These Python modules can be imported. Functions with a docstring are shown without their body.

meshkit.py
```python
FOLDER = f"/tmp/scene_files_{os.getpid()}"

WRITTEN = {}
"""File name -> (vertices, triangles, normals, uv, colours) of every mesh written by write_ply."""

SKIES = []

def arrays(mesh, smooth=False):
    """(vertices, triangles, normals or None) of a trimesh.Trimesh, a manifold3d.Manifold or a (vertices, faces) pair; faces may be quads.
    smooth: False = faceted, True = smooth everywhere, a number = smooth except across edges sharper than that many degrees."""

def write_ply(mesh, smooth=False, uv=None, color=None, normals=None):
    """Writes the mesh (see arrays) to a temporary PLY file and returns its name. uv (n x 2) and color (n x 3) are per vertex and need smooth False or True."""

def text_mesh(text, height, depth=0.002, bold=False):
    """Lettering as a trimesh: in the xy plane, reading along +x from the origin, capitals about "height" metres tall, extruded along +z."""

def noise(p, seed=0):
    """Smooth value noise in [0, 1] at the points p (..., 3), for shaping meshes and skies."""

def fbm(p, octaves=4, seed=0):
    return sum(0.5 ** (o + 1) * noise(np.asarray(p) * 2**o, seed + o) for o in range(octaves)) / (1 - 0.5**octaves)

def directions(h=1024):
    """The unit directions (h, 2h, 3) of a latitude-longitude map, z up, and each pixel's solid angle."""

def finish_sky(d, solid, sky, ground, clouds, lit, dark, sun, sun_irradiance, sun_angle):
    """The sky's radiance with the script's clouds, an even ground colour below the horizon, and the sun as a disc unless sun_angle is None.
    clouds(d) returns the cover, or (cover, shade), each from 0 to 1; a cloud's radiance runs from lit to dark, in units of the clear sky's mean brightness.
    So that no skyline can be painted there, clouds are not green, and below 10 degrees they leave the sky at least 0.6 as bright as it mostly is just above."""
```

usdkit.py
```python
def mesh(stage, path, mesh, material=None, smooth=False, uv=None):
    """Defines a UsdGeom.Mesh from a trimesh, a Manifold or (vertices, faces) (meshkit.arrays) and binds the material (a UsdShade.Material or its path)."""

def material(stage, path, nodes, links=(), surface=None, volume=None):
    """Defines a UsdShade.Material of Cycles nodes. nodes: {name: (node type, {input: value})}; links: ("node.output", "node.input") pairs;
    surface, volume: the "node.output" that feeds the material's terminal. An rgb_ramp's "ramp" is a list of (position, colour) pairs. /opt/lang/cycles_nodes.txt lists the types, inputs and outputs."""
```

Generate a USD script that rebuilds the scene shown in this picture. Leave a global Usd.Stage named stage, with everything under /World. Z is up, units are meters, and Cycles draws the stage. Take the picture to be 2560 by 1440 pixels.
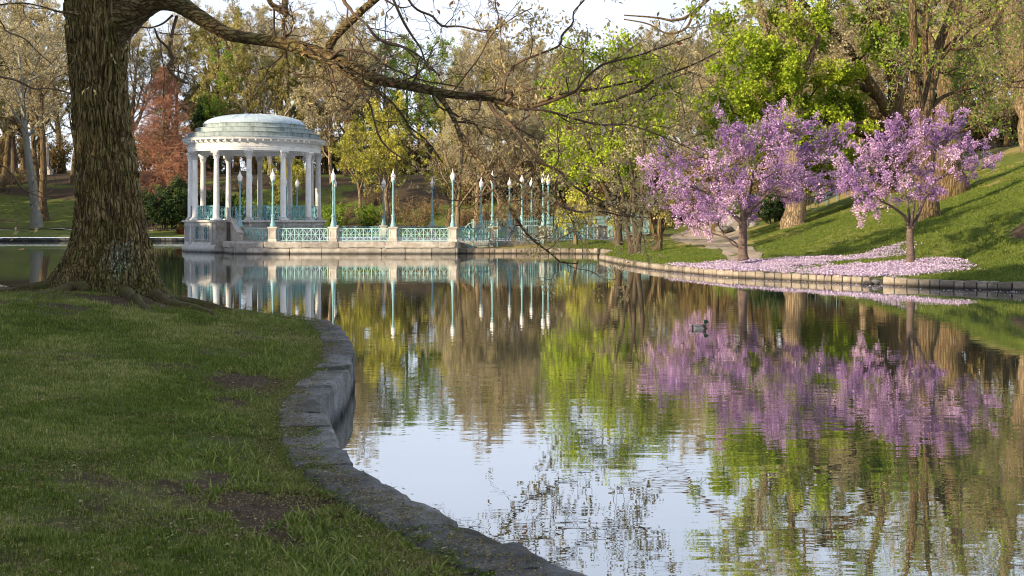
import math
import numpy as np, trimesh, usdkit
from meshkit import noise, fbm
from pxr import Usd, UsdGeom, UsdLux, UsdShade, Sdf, Gf, Vt

stage = Usd.Stage.CreateInMemory()
UsdGeom.SetStageUpAxis(stage, 'Z')
UsdGeom.SetStageMetersPerUnit(stage, 1.0)
UsdGeom.Xform.Define(stage, '/World')
PI = math.pi

# ------------------------------------------------------------------ camera, sky, sun, exposure
CZ, FPX, HY = 2.55, 3200.0, 546.0          # eye above the water, focal length and horizon row in pixels of a 2560 wide picture
cam = UsdGeom.Camera.Define(stage, '/World/camera')
cam.CreateHorizontalApertureAttr(36.0)
cam.CreateVerticalApertureAttr(20.25)
cam.CreateFocalLengthAttr(36.0 * FPX / 2560)
cam.CreateVerticalApertureOffsetAttr(-(720 - HY) / 2560 * 36.0)
cam.CreateClippingRangeAttr(Gf.Vec2f(0.1, 5000))
cam.CreateFStopAttr(8.0)
cam.CreateFocusDistanceAttr(45.0)
cam.CreateExposureAttr(1.15)
cam.AddTranslateOp().Set(Gf.Vec3d(0, 0, CZ))
cam.AddRotateXOp().Set(90.0)

SUN_AZ = np.array([-0.83, -0.56])          # horizontal direction towards the sun
SUN_EL = math.radians(17.0)
SUN_AZ = SUN_AZ / np.linalg.norm(SUN_AZ)
sun_rot = math.atan2(SUN_AZ[0], SUN_AZ[1])
usdkit.material(stage, '/World/Looks/sky', {
    'tc': ('texture_coordinate', {}),
    'map': ('mapping', {'scale': (1.0, 1.0, 3.0)}),
    'n': ('noise_texture', {'scale': 1.6, 'detail': 5.0, 'roughness': 0.55}),
    'r': ('rgb_ramp', {'ramp': [(0.30, (.55, .55, .55)), (0.75, (.86, .86, .86))]}),
    's': ('sky_texture', {'sky_type': 'single_scattering', 'sun_disc': False, 'sun_elevation': SUN_EL, 'sun_rotation': sun_rot, 'air_density': 1.0, 'aerosol_density': 1.0}),
    'c': ('mix', {'color2': (6.9, 7.45, 8.8)}),
    'bg': ('background_shader', {'strength': 0.074})},
    [('tc.generated', 'map.vector'), ('map.vector', 'n.vector'), ('n.fac', 'r.fac'), ('r.color', 'c.fac'), ('s.color', 'c.color1'), ('c.color', 'bg.color')],
    surface='bg.background')
dome = UsdLux.DomeLight.Define(stage, '/World/sky')
UsdShade.MaterialBindingAPI.Apply(dome.GetPrim()).Bind(UsdShade.Material.Get(stage, '/World/Looks/sky'))
dome.GetPrim().SetCustomDataByKey('kind', 'structure')
sun = UsdLux.DistantLight.Define(stage, '/World/sun')
sun.CreateIntensityAttr(1.25)
sun.CreateNormalizeAttr(True) if hasattr(sun, 'CreateNormalizeAttr') else None
sun.CreateAngleAttr(0.5)
sun.CreateColorAttr(Gf.Vec3f(1.0, 0.81, 0.56))
sd_ = Gf.Vec3d(SUN_AZ[0] * math.cos(SUN_EL), SUN_AZ[1] * math.cos(SUN_EL), math.sin(SUN_EL))
sun.AddTransformOp().Set(Gf.Matrix4d().SetRotate(Gf.Rotation(Gf.Vec3d(0, 0, 1), sd_)))

# ------------------------------------------------------------------ helpers
USED = {}
def unique(parent, name):
    k = (parent, name); n = USED.get(k, 0); USED[k] = n + 1
    return f'{parent}/{name}' + (f'_{n:03d}' if n else '')

def tag(prim, label=None, cat=None, group=None, kind=None):
    for k, v in (('label', label), ('category', cat), ('group', group), ('kind', kind)):
        if v: prim.SetCustomDataByKey(k, v)
    return prim

def thing(name, label=None, cat=None, loc=(0, 0, 0), rz=0.0, scale=1.0, group=None, kind=None):
    x = UsdGeom.Xform.Define(stage, unique('/World', name))
    x.AddTranslateOp().Set(Gf.Vec3d(*map(float, loc))); x.AddRotateZOp().Set(float(rz))
    s = (scale,) * 3 if np.ndim(scale) == 0 else scale
    x.AddScaleOp().Set(Gf.Vec3f(*map(float, s)))
    return tag(x.GetPrim(), label, cat, group, kind)

def dup(src, label, loc, rz=0.0, scale=1.0, group=None):
    was = src.GetCustomData()
    name = src.GetName()
    if name[-4:-3] == '_' and name[-3:].isdigit(): name = name[:-4]
    r = thing(name, label, was['category'], loc, rz, scale, group or was.get('group'))
    r.GetReferences().AddInternalReference(src.GetPath()); r.SetInstanceable(True)
    return r

def obj(name, mesh, mat, parent=None, smooth=False, label=None, cat=None, group=None, kind=None, attrs=None):
    base = '/World' if parent is None else str(parent.GetPath())
    m = usdkit.mesh(stage, unique(base, name), mesh, '/World/Looks/' + mat, smooth=smooth)
    if attrs:
        pv = UsdGeom.PrimvarsAPI(m)
        for k, v in attrs.items():
            v = np.asarray(v, np.float32)
            if v.ndim == 1: pv.CreatePrimvar(k, Sdf.ValueTypeNames.FloatArray, 'vertex').Set(Vt.FloatArray.FromNumpy(v))
            else: pv.CreatePrimvar(k, Sdf.ValueTypeNames.Color3fArray, 'vertex').Set(Vt.Vec3fArray.FromNumpy(v))
    return tag(m.GetPrim(), label, cat, group, kind)

cat_ = trimesh.util.concatenate
def box(x0, x1, y0, y1, z0, z1):
    b = trimesh.creation.box((x1 - x0, y1 - y0, z1 - z0)); b.apply_translation(((x0 + x1) / 2, (y0 + y1) / 2, (z0 + z1) / 2)); return b
def rot(m, deg, at=(0, 0, 0)):
    m.apply_transform(trimesh.transformations.rotation_matrix(math.radians(deg), [0, 0, 1], at)); return m
def move(m, x, y, z):
    m.apply_translation((x, y, z)); return m
def lathe(profile, sec=24):
    return trimesh.creation.revolve(np.array(profile, float), sections=sec)
def bar(p, q, w, d=None):
    """square bar from p to q, w wide, d deep"""
    p, q = np.array(p, float), np.array(q, float); L = np.linalg.norm(q - p); t = (q - p) / L
    ref = np.array([0, 0, 1.0]) if abs(t[2]) < .95 else np.array([1.0, 0, 0])
    a = np.cross(t, ref); a /= np.linalg.norm(a); b = np.cross(t, a)
    m = trimesh.creation.box((d or w, w, L)); M = np.eye(4); M[:3, 0], M[:3, 1], M[:3, 2], M[:3, 3] = a, b, t, (p + q) / 2
    m.apply_transform(M); return m

def tubes(pts, rad, sides=4):
    """pts (B,n,3), rad (B,n) -> vertices, faces of B tapered tubes"""
    pts, rad = np.asarray(pts, float), np.asarray(rad, float); B, n, _ = pts.shape
    t = np.gradient(pts, axis=1); t /= np.linalg.norm(t, axis=2, keepdims=True) + 1e-9
    mean = t.mean(1); ref = np.where(np.abs(mean[:, 2:]) < .7, [[0, 0, 1.0]], [[1.0, 0.2, 0]])[:, None, :]
    a = np.cross(t, np.broadcast_to(ref, t.shape)); a /= np.linalg.norm(a, axis=2, keepdims=True) + 1e-9
    b = np.cross(t, a); ang = np.arange(sides) * 2 * PI / sides
    v = pts[:, :, None] + rad[:, :, None, None] * (np.cos(ang)[None, None, :, None] * a[:, :, None] + np.sin(ang)[None, None, :, None] * b[:, :, None])
    i, j = np.meshgrid(np.arange(n - 1), np.arange(sides), indexing='ij')
    q = np.stack([i * sides + j, (i + 1) * sides + j, (i + 1) * sides + (j + 1) % sides, i * sides + (j + 1) % sides], -1).reshape(-1, 4)
    q = (q[None] + (np.arange(B) * n * sides)[:, None, None]).reshape(-1, 4)
    return v.reshape(-1, 3), np.vstack([q[:, [0, 1, 2]], q[:, [0, 2, 3]]])
def join(parts):
    vs, fs, k = [], [], 0
    for v, f in parts: vs.append(v); fs.append(f + k); k += len(v)
    return np.vstack(vs), np.vstack(fs)
def spline(p, n):
    """Catmull-Rom through p (m,k), n samples evenly spread"""
    p = np.asarray(p, float); m = len(p)
    if m == 2: return p[0] + (p[1] - p[0]) * np.linspace(0, 1, n)[:, None]
    q = np.vstack([2 * p[0] - p[1], p, 2 * p[-1] - p[-2]])
    d = np.r_[0, np.cumsum(np.linalg.norm(np.diff(p[:, :3], axis=0), axis=1))]
    u = np.interp(np.linspace(0, d[-1], n), d, np.arange(m)); i = np.minimum(u.astype(int), m - 2); t = (u - i)[:, None]
    a, b, c, e = q[i], q[i + 1], q[i + 2], q[i + 3]
    return .5 * (2 * b + (c - a) * t + (2 * a - 5 * b + 4 * c - e) * t ** 2 + (3 * b - a - 3 * c + e) * t ** 3)

def W(px, py, Y):
    return np.array([(px - 1280) / FPX * Y, Y, CZ - (py - HY) / FPX * Y])
# ------------------------------------------------------------------ materials
def M(name, nodes, links, surface='p.BSDF', volume=None):
    return usdkit.material(stage, '/World/Looks/' + name, nodes, links, surface=surface, volume=volume)

def plain(name, c, rough=.6, var=.18, scale=6.0, bump=0.0, bscale=40.0, spec=.3, metal=0.0):
    c = np.array(c, float)
    M(name, {'tc': ('geometry', {}), 'n': ('noise_texture', {'scale': scale, 'detail': 4.0}),
             'r': ('rgb_ramp', {'ramp': [(.3, c * (1 - var)), (.7, np.minimum(c * (1 + var), 1))]}),
             'n2': ('noise_texture', {'scale': bscale, 'detail': 3.0}), 'b': ('bump', {'strength': bump, 'distance': .02}),
             'p': ('principled_bsdf', {'roughness': rough, 'specular_ior_level': spec, 'metallic': metal})},
      [('tc.position', 'n.vector'), ('n.fac', 'r.fac'), ('r.color', 'p.base_color'), ('tc.position', 'n2.vector'), ('n2.fac', 'b.height')] + ([('b.normal', 'p.normal')] if bump else []))

def leafmat(name, stops, trans=.35, big=.35, rough=.55):
    """leaf colour from the per-leaf primvar 'tone'; big-scale noise makes clumps vary"""
    M(name, {'at': ('attribute', {'attribute': 'tone'}), 'r': ('rgb_ramp', {'ramp': stops}),
             'd': ('principled_bsdf', {'roughness': rough, 'specular_ior_level': .2}), 't': ('translucent_bsdf', {}), 'm': ('mix_closure', {'fac': trans})},
      [('at.fac', 'r.fac'), ('r.color', 'd.base_color'), ('r.color', 't.color'), ('d.BSDF', 'm.closure1'), ('t.BSDF', 'm.closure2')], surface='m.closure')

def barkmat(name, dark, light, stretch=.18, scale=9.0, bump=.6, moss=None, lichen=None, crack=None, cm=(1, 1, .075)):
    nodes = {'g': ('geometry', {}), 'mp': ('mapping', {'scale': (1, 1, stretch)}), 'n': ('noise_texture', {'scale': scale, 'detail': 5.0, 'roughness': .65}),
             'r': ('rgb_ramp', {'ramp': [(.28, dark), (.72, light)]}), 'b': ('bump', {'strength': bump, 'distance': .04}),
             'p': ('principled_bsdf', {'roughness': .85, 'specular_ior_level': .15})}
    links = [('g.position', 'mp.vector'), ('mp.vector', 'n.vector'), ('n.fac', 'r.fac'), ('n.fac', 'b.height'), ('b.normal', 'p.normal')]
    out = 'r.color'
    if moss:
        nodes |= {'n3': ('noise_texture', {'scale': 2.2, 'detail': 6.0, 'roughness': .7}), 'mr': ('rgb_ramp', {'ramp': [(.44, (0, 0, 0)), (.64, (.75, .75, .75))]}), 'mm': ('mix', {'color2': moss})}
        links += [('g.position', 'n3.vector'), ('n3.fac', 'mr.fac'), ('mr.color', 'mm.fac'), (out, 'mm.color1')]; out = 'mm.color'
    if lichen:
        nodes |= {'ma': ('attribute', {'attribute': 'mask'}), 'ms': ('separate_color', {}), 'n4': ('noise_texture', {'scale': 21.0, 'detail': 4.0, 'roughness': .65}),
                  'ad': ('math', {'math_type': 'add'}), 'lr': ('rgb_ramp', {'ramp': [(1.06, (0, 0, 0)), (1.0, (0, 0, 0))]}), 'mu': ('map_range', {'from_min': .98, 'from_max': 1.06, 'clamp': True}),
                  'lm': ('mix', {'color2': lichen}),
                  'gm': ('mix', {'color2': (.045, .06, .012)}), 'gx': ('math', {'math_type': 'multiply', 'value2': .8})}
        del nodes['lr']
        links += [('ma.color', 'ms.color'), ('ms.r', 'ad.value1'), ('n4.fac', 'ad.value2'), ('ad.value', 'mu.value'),
                  ('ms.g', 'gx.value1'), ('gx.value', 'gm.fac'), (out, 'gm.color1'), ('gm.color', 'lm.color1'), ('mu.result', 'lm.fac')]; out = 'lm.color'
        nodes |= {'cav': ('mix', {'mix_type': 'multiply', 'fac': 1.0}), 'cb': ('combine_color', {})}
        links += [('ms.b', 'cb.r'), ('ms.b', 'cb.g'), ('ms.b', 'cb.b'), (out, 'cav.color1'), ('cb.color', 'cav.color2')]; out = 'cav.color'
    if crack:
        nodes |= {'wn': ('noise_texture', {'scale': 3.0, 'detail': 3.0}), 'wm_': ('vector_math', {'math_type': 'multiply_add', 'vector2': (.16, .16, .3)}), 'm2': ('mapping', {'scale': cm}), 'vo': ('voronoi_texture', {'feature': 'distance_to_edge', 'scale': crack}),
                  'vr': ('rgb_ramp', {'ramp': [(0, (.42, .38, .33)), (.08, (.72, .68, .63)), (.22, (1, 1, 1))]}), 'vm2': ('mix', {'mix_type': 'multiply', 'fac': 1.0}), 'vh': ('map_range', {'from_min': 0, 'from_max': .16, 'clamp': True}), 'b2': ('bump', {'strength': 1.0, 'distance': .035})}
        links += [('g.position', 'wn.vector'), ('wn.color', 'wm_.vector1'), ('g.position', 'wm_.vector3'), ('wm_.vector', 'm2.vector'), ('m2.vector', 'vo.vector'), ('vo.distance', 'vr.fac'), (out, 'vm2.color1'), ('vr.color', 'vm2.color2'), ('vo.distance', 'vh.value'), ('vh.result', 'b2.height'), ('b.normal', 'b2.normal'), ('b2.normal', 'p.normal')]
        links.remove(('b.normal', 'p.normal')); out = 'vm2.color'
    links.append((out, 'p.base_color'))
    M(name, nodes, links)

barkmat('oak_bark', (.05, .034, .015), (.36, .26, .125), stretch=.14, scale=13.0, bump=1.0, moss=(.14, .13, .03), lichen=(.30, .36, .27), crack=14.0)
barkmat('oak_root', (.025, .019, .010), (.10, .078, .038), scale=14.0, stretch=1.0, bump=1.0, moss=(.06, .07, .015))
barkmat('oak_limb', (.04, .028, .014), (.27, .195, .095), stretch=1.0, scale=16.0, bump=1.0, moss=(.10, .10, .03), crack=12.0, cm=(.16, 1, 1))
barkmat('oak_twig', (.045, .030, .020), (.15, .10, .065), stretch=1.0, scale=5.0, bump=0.2)
barkmat('brown_bark', (.055, .036, .02), (.20, .14, .085), moss=(.12, .10, .04), bump=1.0, crack=7.0)
barkmat('tan_bark', (.09, .065, .04), (.36, .28, .185), scale=11.0, bump=1.0, crack=7.0)
barkmat('tan_twig', (.14, .105, .07), (.31, .245, .165), stretch=1, scale=2)
barkmat('grey_bark', (.12, .115, .10), (.27, .26, .23), moss=(.14, .15, .09))
barkmat('white_bark', (.30, .26, .19), (.62, .56, .45), stretch=.6, scale=2.0)
barkmat('dark_bark', (.03, .022, .016), (.10, .075, .05))
barkmat('cherry_bark', (.05, .035, .03), (.15, .11, .095), stretch=2.5, scale=6)
barkmat('copper_twig', (.20, .085, .05), (.42, .20, .12), stretch=1, scale=1.2)
leafmat('bud_leaf', [(0, (.21, .18, .09)), (.5, (.39, .34, .19)), (1, (.56, .50, .30))], trans=.45)
leafmat('olive_leaf', [(0, (.13, .13, .03)), (.5, (.30, .27, .08)), (1, (.46, .41, .16))], trans=.45)
leafmat('yellow_leaf', [(0, (.18, .19, .025)), (.5, (.38, .37, .05)), (1, (.58, .54, .12))])
leafmat('maple_leaf', [(0, (.10, .17, .010)), (.5, (.27, .36, .022)), (1, (.47, .54, .06))], trans=.45)
leafmat('spring_leaf', [(0, (.09, .17, .015)), (.5, (.18, .28, .03)), (1, (.32, .38, .07))], trans=.45)
leafmat('yew_leaf', [(0, (.012, .028, .010)), (.6, (.03, .06, .016)), (1, (.09, .11, .02))], trans=.1)
leafmat('pine_leaf', [(0, (.010, .022, .012)), (1, (.045, .075, .035))], trans=.1)
leafmat('blossom', [(0, (.21, .10, .29)), (.4, (.39, .23, .49)), (.75, (.60, .39, .60)), (1, (.82, .60, .72))], trans=.4)
leafmat('petal', [(0, (.24, .17, .29)), (.6, (.43, .35, .48)), (1, (.66, .58, .70))], trans=.2)
leafmat('oak_leaf', [(0, (.30, .10, .05)), (.3, (.40, .22, .09)), (1, (.50, .40, .18))], trans=.4)
leafmat('catkin', [(0, (.28, .22, .08)), (1, (.62, .50, .26))], trans=.5)
leafmat('azalea', [(0, (.08, .09, .02)), (.45, (.12, .11, .03)), (.55, (.38, .07, .03)), (1, (.50, .16, .07))], trans=.3)
leafmat('brush_leaf', [(0, (.13, .085, .04)), (.6, (.25, .17, .075)), (1, (.22, .22, .06))], trans=.25)
leafmat('grass_blade', [(0, (.055, .09, .014)), (.45, (.145, .20, .03)), (.75, (.25, .28, .06)), (1, (.40, .36, .16))], trans=.4)
leafmat('litter', [(0, (.06, .04, .02)), (.4, (.13, .095, .04)), (.7, (.24, .20, .075)), (.93, (.36, .33, .15)), (1, (.55, .5, .36))], trans=.1)

# ground: primvar mask r = bare soil, g = dryness with sun gold painted on the right hill, b = lush, on noise
M('ground', {'g': ('geometry', {}), 'a': ('attribute', {'attribute': 'mask'}), 's': ('separate_color', {}),
    'n1': ('noise_texture', {'scale': 1.3, 'detail': 6.0, 'roughness': .65}), 'n2': ('noise_texture', {'scale': 22.0, 'detail': 4.0, 'roughness': .7}),
    'gr': ('rgb_ramp', {'ramp': [(.3, (.035, .050, .010)), (.5, (.08, .105, .018)), (.7, (.17, .17, .035))]}),
    'dr': ('rgb_ramp', {'ramp': [(.3, (.022, .017, .012)), (.6, (.075, .052, .030)), (.8, (.15, .115, .06))]}),
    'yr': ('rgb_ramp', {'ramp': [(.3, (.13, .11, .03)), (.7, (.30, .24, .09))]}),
    'add': ('math', {'math_type': 'add'}), 'mr': ('map_range', {'from_min': .92, 'from_max': 1.12, 'clamp': True}),
    'add2': ('math', {'math_type': 'add'}), 'mr2': ('map_range', {'from_min': .85, 'from_max': 1.2, 'clamp': True}),
    'm1': ('mix', {}), 'm2': ('mix', {}), 'avg': ('mix_float', {'fac': .5}),
    'b': ('bump', {'strength': .9, 'distance': .05}), 'p': ('principled_bsdf', {'roughness': .9, 'specular_ior_level': .15})},
  [('g.position', 'n1.vector'), ('g.position', 'n2.vector'), ('a.color', 's.color'), ('n1.fac', 'avg.a'), ('n2.fac', 'avg.b'), ('avg.result', 'gr.fac'), ('n2.fac', 'dr.fac'), ('n2.fac', 'yr.fac'),
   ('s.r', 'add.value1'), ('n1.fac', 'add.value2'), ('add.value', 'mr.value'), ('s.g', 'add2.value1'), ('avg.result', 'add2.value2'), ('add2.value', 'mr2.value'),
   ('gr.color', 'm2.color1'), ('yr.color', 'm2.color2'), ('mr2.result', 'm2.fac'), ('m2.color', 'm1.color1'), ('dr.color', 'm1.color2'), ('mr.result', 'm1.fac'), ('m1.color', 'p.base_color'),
   ('n2.fac', 'b.height'), ('b.normal', 'p.normal')])
plain('path_dirt', (.27, .215, .16), .9, .35, 2.0, .5, 30)
plain('path_pale', (.42, .40, .37), .9, .12, 2.0, .3, 30)

def stonemat(name, c1, c2, stain, wet=True, stretch=1.0, water=.12, dirt=.5):
    nodes = {'g': ('geometry', {}), 'o': ('object_info', {}), 'n': ('noise_texture', {'scale': 3.0, 'detail': 6.0, 'roughness': .65}), 'v': ('white_noise_texture', {'dimensions': '1D'}),
        'r': ('rgb_ramp', {'ramp': [(.3, c1), (.7, c2)]}), 'n2': ('noise_texture', {'scale': 1.4, 'detail': 7.0, 'roughness': .72}), 'mp': ('mapping', {'scale': (1, 1, stretch)}),
        'sr': ('rgb_ramp', {'ramp': [(.50, (0, 0, 0)), (.68, (dirt, dirt, dirt))]}), 'm': ('mix', {'color2': stain}),
        'n3': ('noise_texture', {'scale': 28.0, 'detail': 4.0}), 'b': ('bump', {'strength': .9, 'distance': .05}),
        'xyz': ('separate_xyz', {}), 'wr': ('map_range', {'from_min': .03 if water > .05 else -20, 'from_max': water if water > .05 else -10, 'to_min': .16, 'to_max': 1.0, 'clamp': True}), 'cb': ('combine_color', {}), 'wm': ('mix', {'mix_type': 'multiply', 'fac': 1.0}),
        'rv': ('map_range', {'from_min': 0, 'from_max': 1, 'to_min': .72, 'to_max': 1.25}), 'cv': ('combine_color', {}), 'vm': ('mix', {'mix_type': 'multiply', 'fac': 1.0}),
        'p': ('principled_bsdf', {'roughness': .85, 'specular_ior_level': .25})}
    links = [('g.position', 'n.vector'), ('n.fac', 'r.fac'), ('g.position', 'mp.vector'), ('mp.vector', 'n2.vector'), ('n2.fac', 'sr.fac'), ('sr.color', 'm.fac'), ('r.color', 'm.color1'),
        ('g.position', 'n3.vector'), ('n3.fac', 'b.height'), ('b.normal', 'p.normal'), ('g.position', 'xyz.vector'), ('xyz.z', 'wr.value'),
        ('wr.result', 'cb.r'), ('wr.result', 'cb.g'), ('wr.result', 'cb.b'), ('m.color', 'wm.color1'), ('cb.color', 'wm.color2'),
        ('o.random', 'rv.value'), ('rv.result', 'cv.r'), ('rv.result', 'cv.g'), ('rv.result', 'cv.b'), ('wm.color', 'vm.color1'), ('cv.color', 'vm.color2'), ('vm.color', 'p.base_color')]
    M(name, nodes, links)
stonemat('near_stone', (.045, .047, .05), (.19, .19, .19), (.045, .045, .018), water=.2, dirt=.9)
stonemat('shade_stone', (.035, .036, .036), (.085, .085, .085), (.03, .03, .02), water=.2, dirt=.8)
stonemat('kerb_stone', (.15, .125, .10), (.27, .23, .185), (.09, .09, .065), water=.15, dirt=.75)
stonemat('terrace_stone', (.20, .185, .165), (.38, .355, .32), (.16, .12, .07), water=.2, dirt=.8)
stonemat('podium_stone', (.32, .32, .31), (.52, .515, .50), (.24, .23, .17), water=.3, stretch=.35, dirt=.75)
stonemat('pedestal_stone', (.36, .33, .29), (.50, .47, .42), (.28, .24, .19), water=.0, dirt=.5)
stonemat('white_paint', (.55, .55, .54), (.70, .70, .69), (.36, .35, .30), water=.0, stretch=.3, dirt=.45)
stonemat('verdigris', (.22, .28, .29), (.36, .41, .41), (.06, .08, .07), water=.0, stretch=.22, dirt=.95)
stonemat('dome_metal', (.28, .36, .41), (.42, .49, .54), (.19, .26, .31), water=.0, stretch=.5, dirt=.8)  # pale blue of the reflected sky is painted into this colour
stonemat('boulder_stone', (.17, .16, .15), (.30, .28, .26), (.10, .10, .08), water=.0)
plain('rail_paint', (.13, .29, .31), .45, .3, 3.0)
plain('rail_pale', (.24, .40, .39), .5, .3, 3.0)
plain('lamp_paint', (.16, .30, .325), .45, .25, 4.0)
plain('fence_paint', (.15, .26, .265), .5, .3, 2.0)
plain('dark_slot', (.02, .02, .02), .9)
plain('handrail_paint', (.14, .22, .20), .5)
plain('bench_paint', (.05, .09, .10), .5)
plain('milk_glass', (.62, .60, .57), .25, .06, 4.0, spec=.5)
plain('smoky_glass', (.30, .33, .35), .25, .1, 4.0, spec=.5)
plain('floor_stone', (.34, .33, .32), .9, .2, 2.0, .3)
M('tint', {'a': ('attribute', {'attribute': 'mask'}), 'p': ('principled_bsdf', {'roughness': .6, 'specular_ior_level': .3})}, [('a.color', 'p.base_color')])

# water: strongly reflecting at these grazing angles, long low ripples
M('water', {'g': ('geometry', {}), 'mp': ('mapping', {'scale': (.55, 1.6, 1)}), 'n': ('noise_texture', {'scale': 1.5, 'detail': 3.0, 'roughness': .55}),
    'mp2': ('mapping', {'scale': (.05, .09, 1)}), 'n2': ('noise_texture', {'scale': 1.0, 'detail': 2.0}), 'w': ('map_range', {'from_min': .35, 'from_max': .68, 'to_min': .12, 'to_max': 1.0, 'clamp': True}),
    'mul': ('math', {'math_type': 'multiply'}), 'b': ('bump', {'strength': 1.0, 'distance': .0037}),
    'f': ('fresnel', {'IOR': 1.9}), 'fr': ('map_range', {'from_min': .1, 'from_max': .7, 'to_min': .50, 'to_max': .86, 'clamp': True}),
    'd': ('diffuse_bsdf', {'color': (.018, .020, .012)}), 'gl': ('glossy_bsdf', {'color': (.94, .95, .96), 'roughness': .0}), 'm': ('mix_closure', {})},
  [('g.position', 'mp.vector'), ('mp.vector', 'n.vector'), ('g.position', 'mp2.vector'), ('mp2.vector', 'n2.vector'), ('n2.fac', 'w.value'), ('n.fac', 'mul.value1'), ('w.result', 'mul.value2'), ('mul.value', 'b.height'),
   ('b.normal', 'gl.normal'), ('f.fac', 'fr.value'), ('fr.result', 'm.fac'), ('d.BSDF', 'm.closure1'), ('gl.BSDF', 'm.closure2')], surface='m.closure')
# ------------------------------------------------------------------ shore line, land height, ground, water
FORE = [(30, -45), (15, -20), (9, -8), (5, -.2), (2.2, 4.2), (.34, 7.34), (-.075, 8.06), (-.5, 8.82), (-.97, 9.73), (-1.46, 10.86), (-1.75, 12.06), (-2.07, 13.55), (-2.26, 14.9), (-2.27, 16.86), (-2.42, 18.8), (-2.69, 20.9), (-3.25, 23.9), (-3.9, 26.1), (-6, 29.5), (-9, 33.5), (-13, 38), (-18, 42), (-26, 46)]
LEFT = [(-40, 52), (-58, 65), (-70, 90), (-73, 120)]
FAR = [(-66, 140), (-57, 143.5), (-48, 144), (-36, 143.5), (-28, 144), (-14, 145), (-8, 132), (-4.6, 113), (-4.2, 93.4)]
RIGHT = [(-3.9, 92.7), (.6, 92.7), (4, 92.4), (6.3, 91.7), (6.7, 88), (5.7, 82), (5.4, 78.5), (6.2, 69), (7.1, 63), (9.1, 56), (11.7, 52), (14.1, 48.9), (16.2, 46.4), (17.9, 44.8), (24, 40), (36, 30), (50, 10), (58, -20), (60, -45)]
SHORE = np.array(FORE + LEFT + FAR + RIGHT, float)

def shore_dist(x, y):
    """signed distance to the lake's edge (plus on land) and the nearest edge point"""
    p = np.stack([np.ravel(x), np.ravel(y)], 1).astype(float); best = np.full(len(p), 1e18); near = np.zeros_like(p); inside = np.zeros(len(p), bool)
    for a, b in zip(SHORE, np.roll(SHORE, -1, 0)):
        ab = b - a; t = np.clip(((p - a) @ ab) / (ab @ ab), 0, 1); q = a + t[:, None] * ab; d = ((p - q) ** 2).sum(1)
        m = d < best; best[m] = d[m]; near[m] = q[m]
        c = (a[1] > p[:, 1]) != (b[1] > p[:, 1])
        inside ^= c & (p[:, 0] < (b[0] - a[0]) * (p[:, 1] - a[1]) / (b[1] - a[1] + 1e-12) + a[0])
    d = np.sqrt(best)
    return np.where(inside, -d, d), near
def sstep(a, b, x):
    t = np.clip((x - a) / (b - a), 0, 1); return t * t * (3 - 2 * t)

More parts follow.
